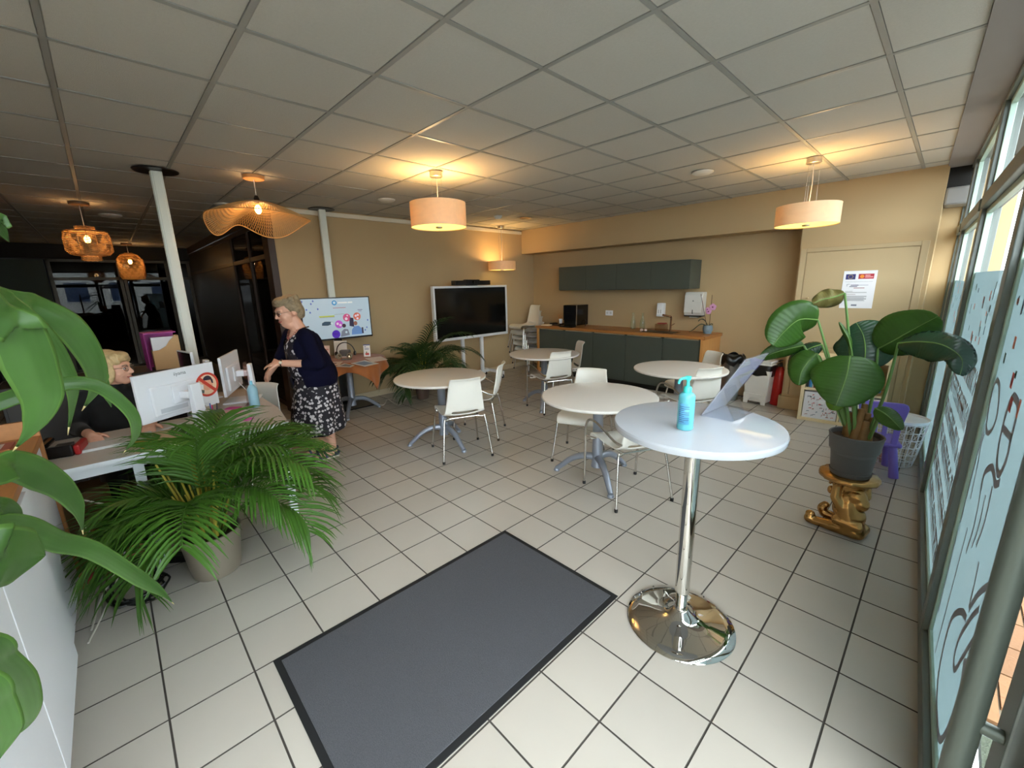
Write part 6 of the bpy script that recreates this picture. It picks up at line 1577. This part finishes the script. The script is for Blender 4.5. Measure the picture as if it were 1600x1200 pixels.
# sandals
for s_, yo in ((.098, 0), (-.098, -.02)):
    sole = [(s_-.036, -.19+yo), (s_+.030, -.19+yo), (s_+.044, -.13+yo), (s_+.034, -.03+yo), (s_+.030, .055+yo), (s_-.030, .055+yo), (s_-.034, -.03+yo), (s_-.044, -.13+yo)]
    so = link('sandal', MB().prism(sole, .002, .020), mat('sandal_sole', (206, 196, 180), rough=.6), t, smooth=0, bevel=.004)
    M_sd = mat('sandal_navy', (44, 50, 78), rough=.55)
    link('upper_sole', MB().prism([(s_+(x-s_)*.98, y) for x, y in sole], .020, .027), M_sd, so, smooth=0)
    for yy, hh, rr_ in ((-.135+yo, .046, .041), (-.075+yo, .056, .040)):
        link('strap', MB().tube([(s_+rr_*math.cos(PI*k/12), yy+.004*math.sin(k), .024+hh*math.sin(PI*k/12)) for k in range(13)], .012, 8), M_sd, so)
    link('ankle_strap', MB().tube([(s_+.042*math.cos(2*PI*k/20), .012+yo+.046*math.sin(2*PI*k/20), .088+.012*math.sin(2*PI*k/20)) for k in range(21)], .009, 8), M_sd, so)
    link('heel_counter', MB().tube([(s_+.04*math.cos(PI*k/8), .01+yo+.05*math.sin(PI*k/8), .045) for k in range(9)], .016, 8), M_sd, so)
# handbag at her far side
t = thing('handbag', 'dark blue handbag hanging at the far side of the standing woman', 'bag', (-4.42, 1.30, .70))
link('bag', MB().box(-.05, .05, -.10, .06, -.02, .13), mat('bag_navy', (30, 36, 64), rough=.35), t, smooth=0, bevel=.025, seg=3)
link('strap', MB().tube(bez([(0, -.09, .12), (.03, -.03, .30), (.06, .03, .48), (.05, .05, .30), (0, .05, .12)], 6), .007, 6), MATS['bag_navy'], t)
link('clasp', MB().ell((.05, -.02, .08), (.006, .012, .008), 10, 6), M_brz, t)

# ---- seated receptionist (mostly behind the leaves)
t = thing('person', 'seated woman with blonde hair, glasses and black top behind the desk', 'person', (-4.08, -.05, 0))
TS = Matrix.Translation((.115, .02, 1.150)) @ Matrix.Rotation(R(150), 4, 'Z') @ Matrix.Rotation(R(4), 4, 'X')
hdR = Vector((.33, -.16, .765)); hdL = Vector((.33, .13, .765))
E = head_elems(TS)+[('c', (.10, .01, 1.07), .048, (.06, .0, .985), .056), ('c', (.05, -.14, .95), .055, (.05, .14, .95), .055), ('e', (.03, 0, .80), (.12, .16, .19)), ('e', (0, 0, .58), (.14, .17, .16)),
     ('c', (.04, -.17, .935), .05, (.09, -.23, .76), .04), ('c', (.09, -.23, .775), .038, hdR, .028), ('c', (.04, .17, .935), .05, (.09, .22, .76), .04), ('c', (.09, .22, .775), .038, hdL, .028),
     ('c', (.02, -.09, .52), .085, (.38, -.10, .52), .065), ('c', (.38, -.10, .51), .06, (.34, -.10, .09), .04), ('c', (.34, -.10, .06), .035, (.46, -.10, .04), .03),
     ('c', (.02, .09, .52), .085, (.38, .10, .52), .065), ('c', (.38, .10, .51), .06, (.34, .10, .09), .04), ('c', (.34, .10, .06), .035, (.46, .10, .04), .03)]
E += hand_elems(hdR, (1, .2, -.1), (0, 0, -1), curl=.25)+hand_elems(hdL, (1, -.1, -.1), (0, 0, -1), curl=.25)
blob('body', E, .006, M_skin, t, smooth_it=4)
face_parts(TS, t, mat('lens_clear', (200, 190, 180), rough=.1, alpha=.2))
P = lambda x, y, z: TS @ Vector((x, y, z)); Rm = TS.to_3x3()
hair = [('e', P(0, .035, .045), (.092, .095, .088), Rm), ('e', P(0, -.035, .085), (.076, .055, .036), Rm), ('e', P(0, .07, -.035), (.085, .055, .085), Rm), ('e', P(.074, .01, -.02), (.024, .060, .085), Rm), ('e', P(-.074, .01, -.02), (.024, .060, .085), Rm), ('e', P(0, -.065, .066), (.055, .024, .02), Rm), ('e', P(.05, -.05, .06), (.025, .03, .03), Rm), ('e', P(-.05, -.05, .06), (.025, .03, .03), Rm)]
blob('hair', hair, .006, mat('hair_blonde', (206, 178, 130), rough=.55, var=.4, vscale=30, bump=.8, bscale=60), t, smooth_it=3)
M_bk = mat('black_knit', (14, 14, 16), rough=.9, var=.1, sheen=.1)
blob('black_top', [('c', (.05, -.14, .955), .068, (.05, .14, .955), .068), ('e', (.03, 0, .80), (.138, .178, .20)), ('e', (0, 0, .60), (.158, .186, .15)), ('c', (.04, -.17, .935), .064, (.09, -.23, .765), .052), ('c', (.09, -.23, .775), .05, (.25, -.19, .775), .042), ('c', (.04, .17, .935), .064, (.09, .22, .765), .052), ('c', (.09, .22, .775), .05, (.25, .16, .775), .042), ('c', (.06, .0, .97), .066, (.085, .005, 1.02), .060)], .010, M_bk, t, smooth_it=6)
blob('trousers', [('e', (0, 0, .52), (.16, .19, .11)), ('c', (.02, -.09, .52), .095, (.39, -.10, .52), .075), ('c', (.39, -.10, .51), .072, (.34, -.10, .12), .055), ('c', (.02, .09, .52), .095, (.39, .10, .52), .075), ('c', (.39, .10, .51), .072, (.34, .10, .12), .055)], .010, M_bk, t, smooth_it=5)
for s_ in (-.10, .10): link('shoe', MB().capsule((.32, s_, .042), .042, (.47, s_, .038), .036, 14, 5), M_black, t)
# office chair below her
t = thing('office_chair', 'black office chair carrying the seated woman', 'chair', (-4.10, -.05, 0))
link('seat', MB().box(-.23, .23, -.24, .24, .36, .425), M_black, t, smooth=0, bevel=.03, seg=3)
link('backrest', MB().box(-.34, -.27, -.22, .22, .50, 1.02), M_black, t, smooth=0, bevel=.03, seg=3)
link('back_bar', MB().tube(bez([(-.15, 0, .38), (-.33, 0, .40), (-.33, 0, .55)], 5), .02, 10), M_black, t)
link('gas_column', MB().tube([(0, 0, .10), (0, 0, .37)], .028, 14), M_black, t)
for k in range(5):
    a = 2*PI*k/5+.3
    lg = link('base_arm', MB().tube([(0, 0, .12), (.28*math.cos(a), .28*math.sin(a), .075)], [.026, .016], 8), M_black, t)
    link('caster', MB().lathe([(0, -.02), (.026, -.02), (.03, 0), (.026, .02), (0, .02)], 14), M_black, lg, loc=(.28*math.cos(a), .28*math.sin(a), .032), rot=(PI/2, 0, a))
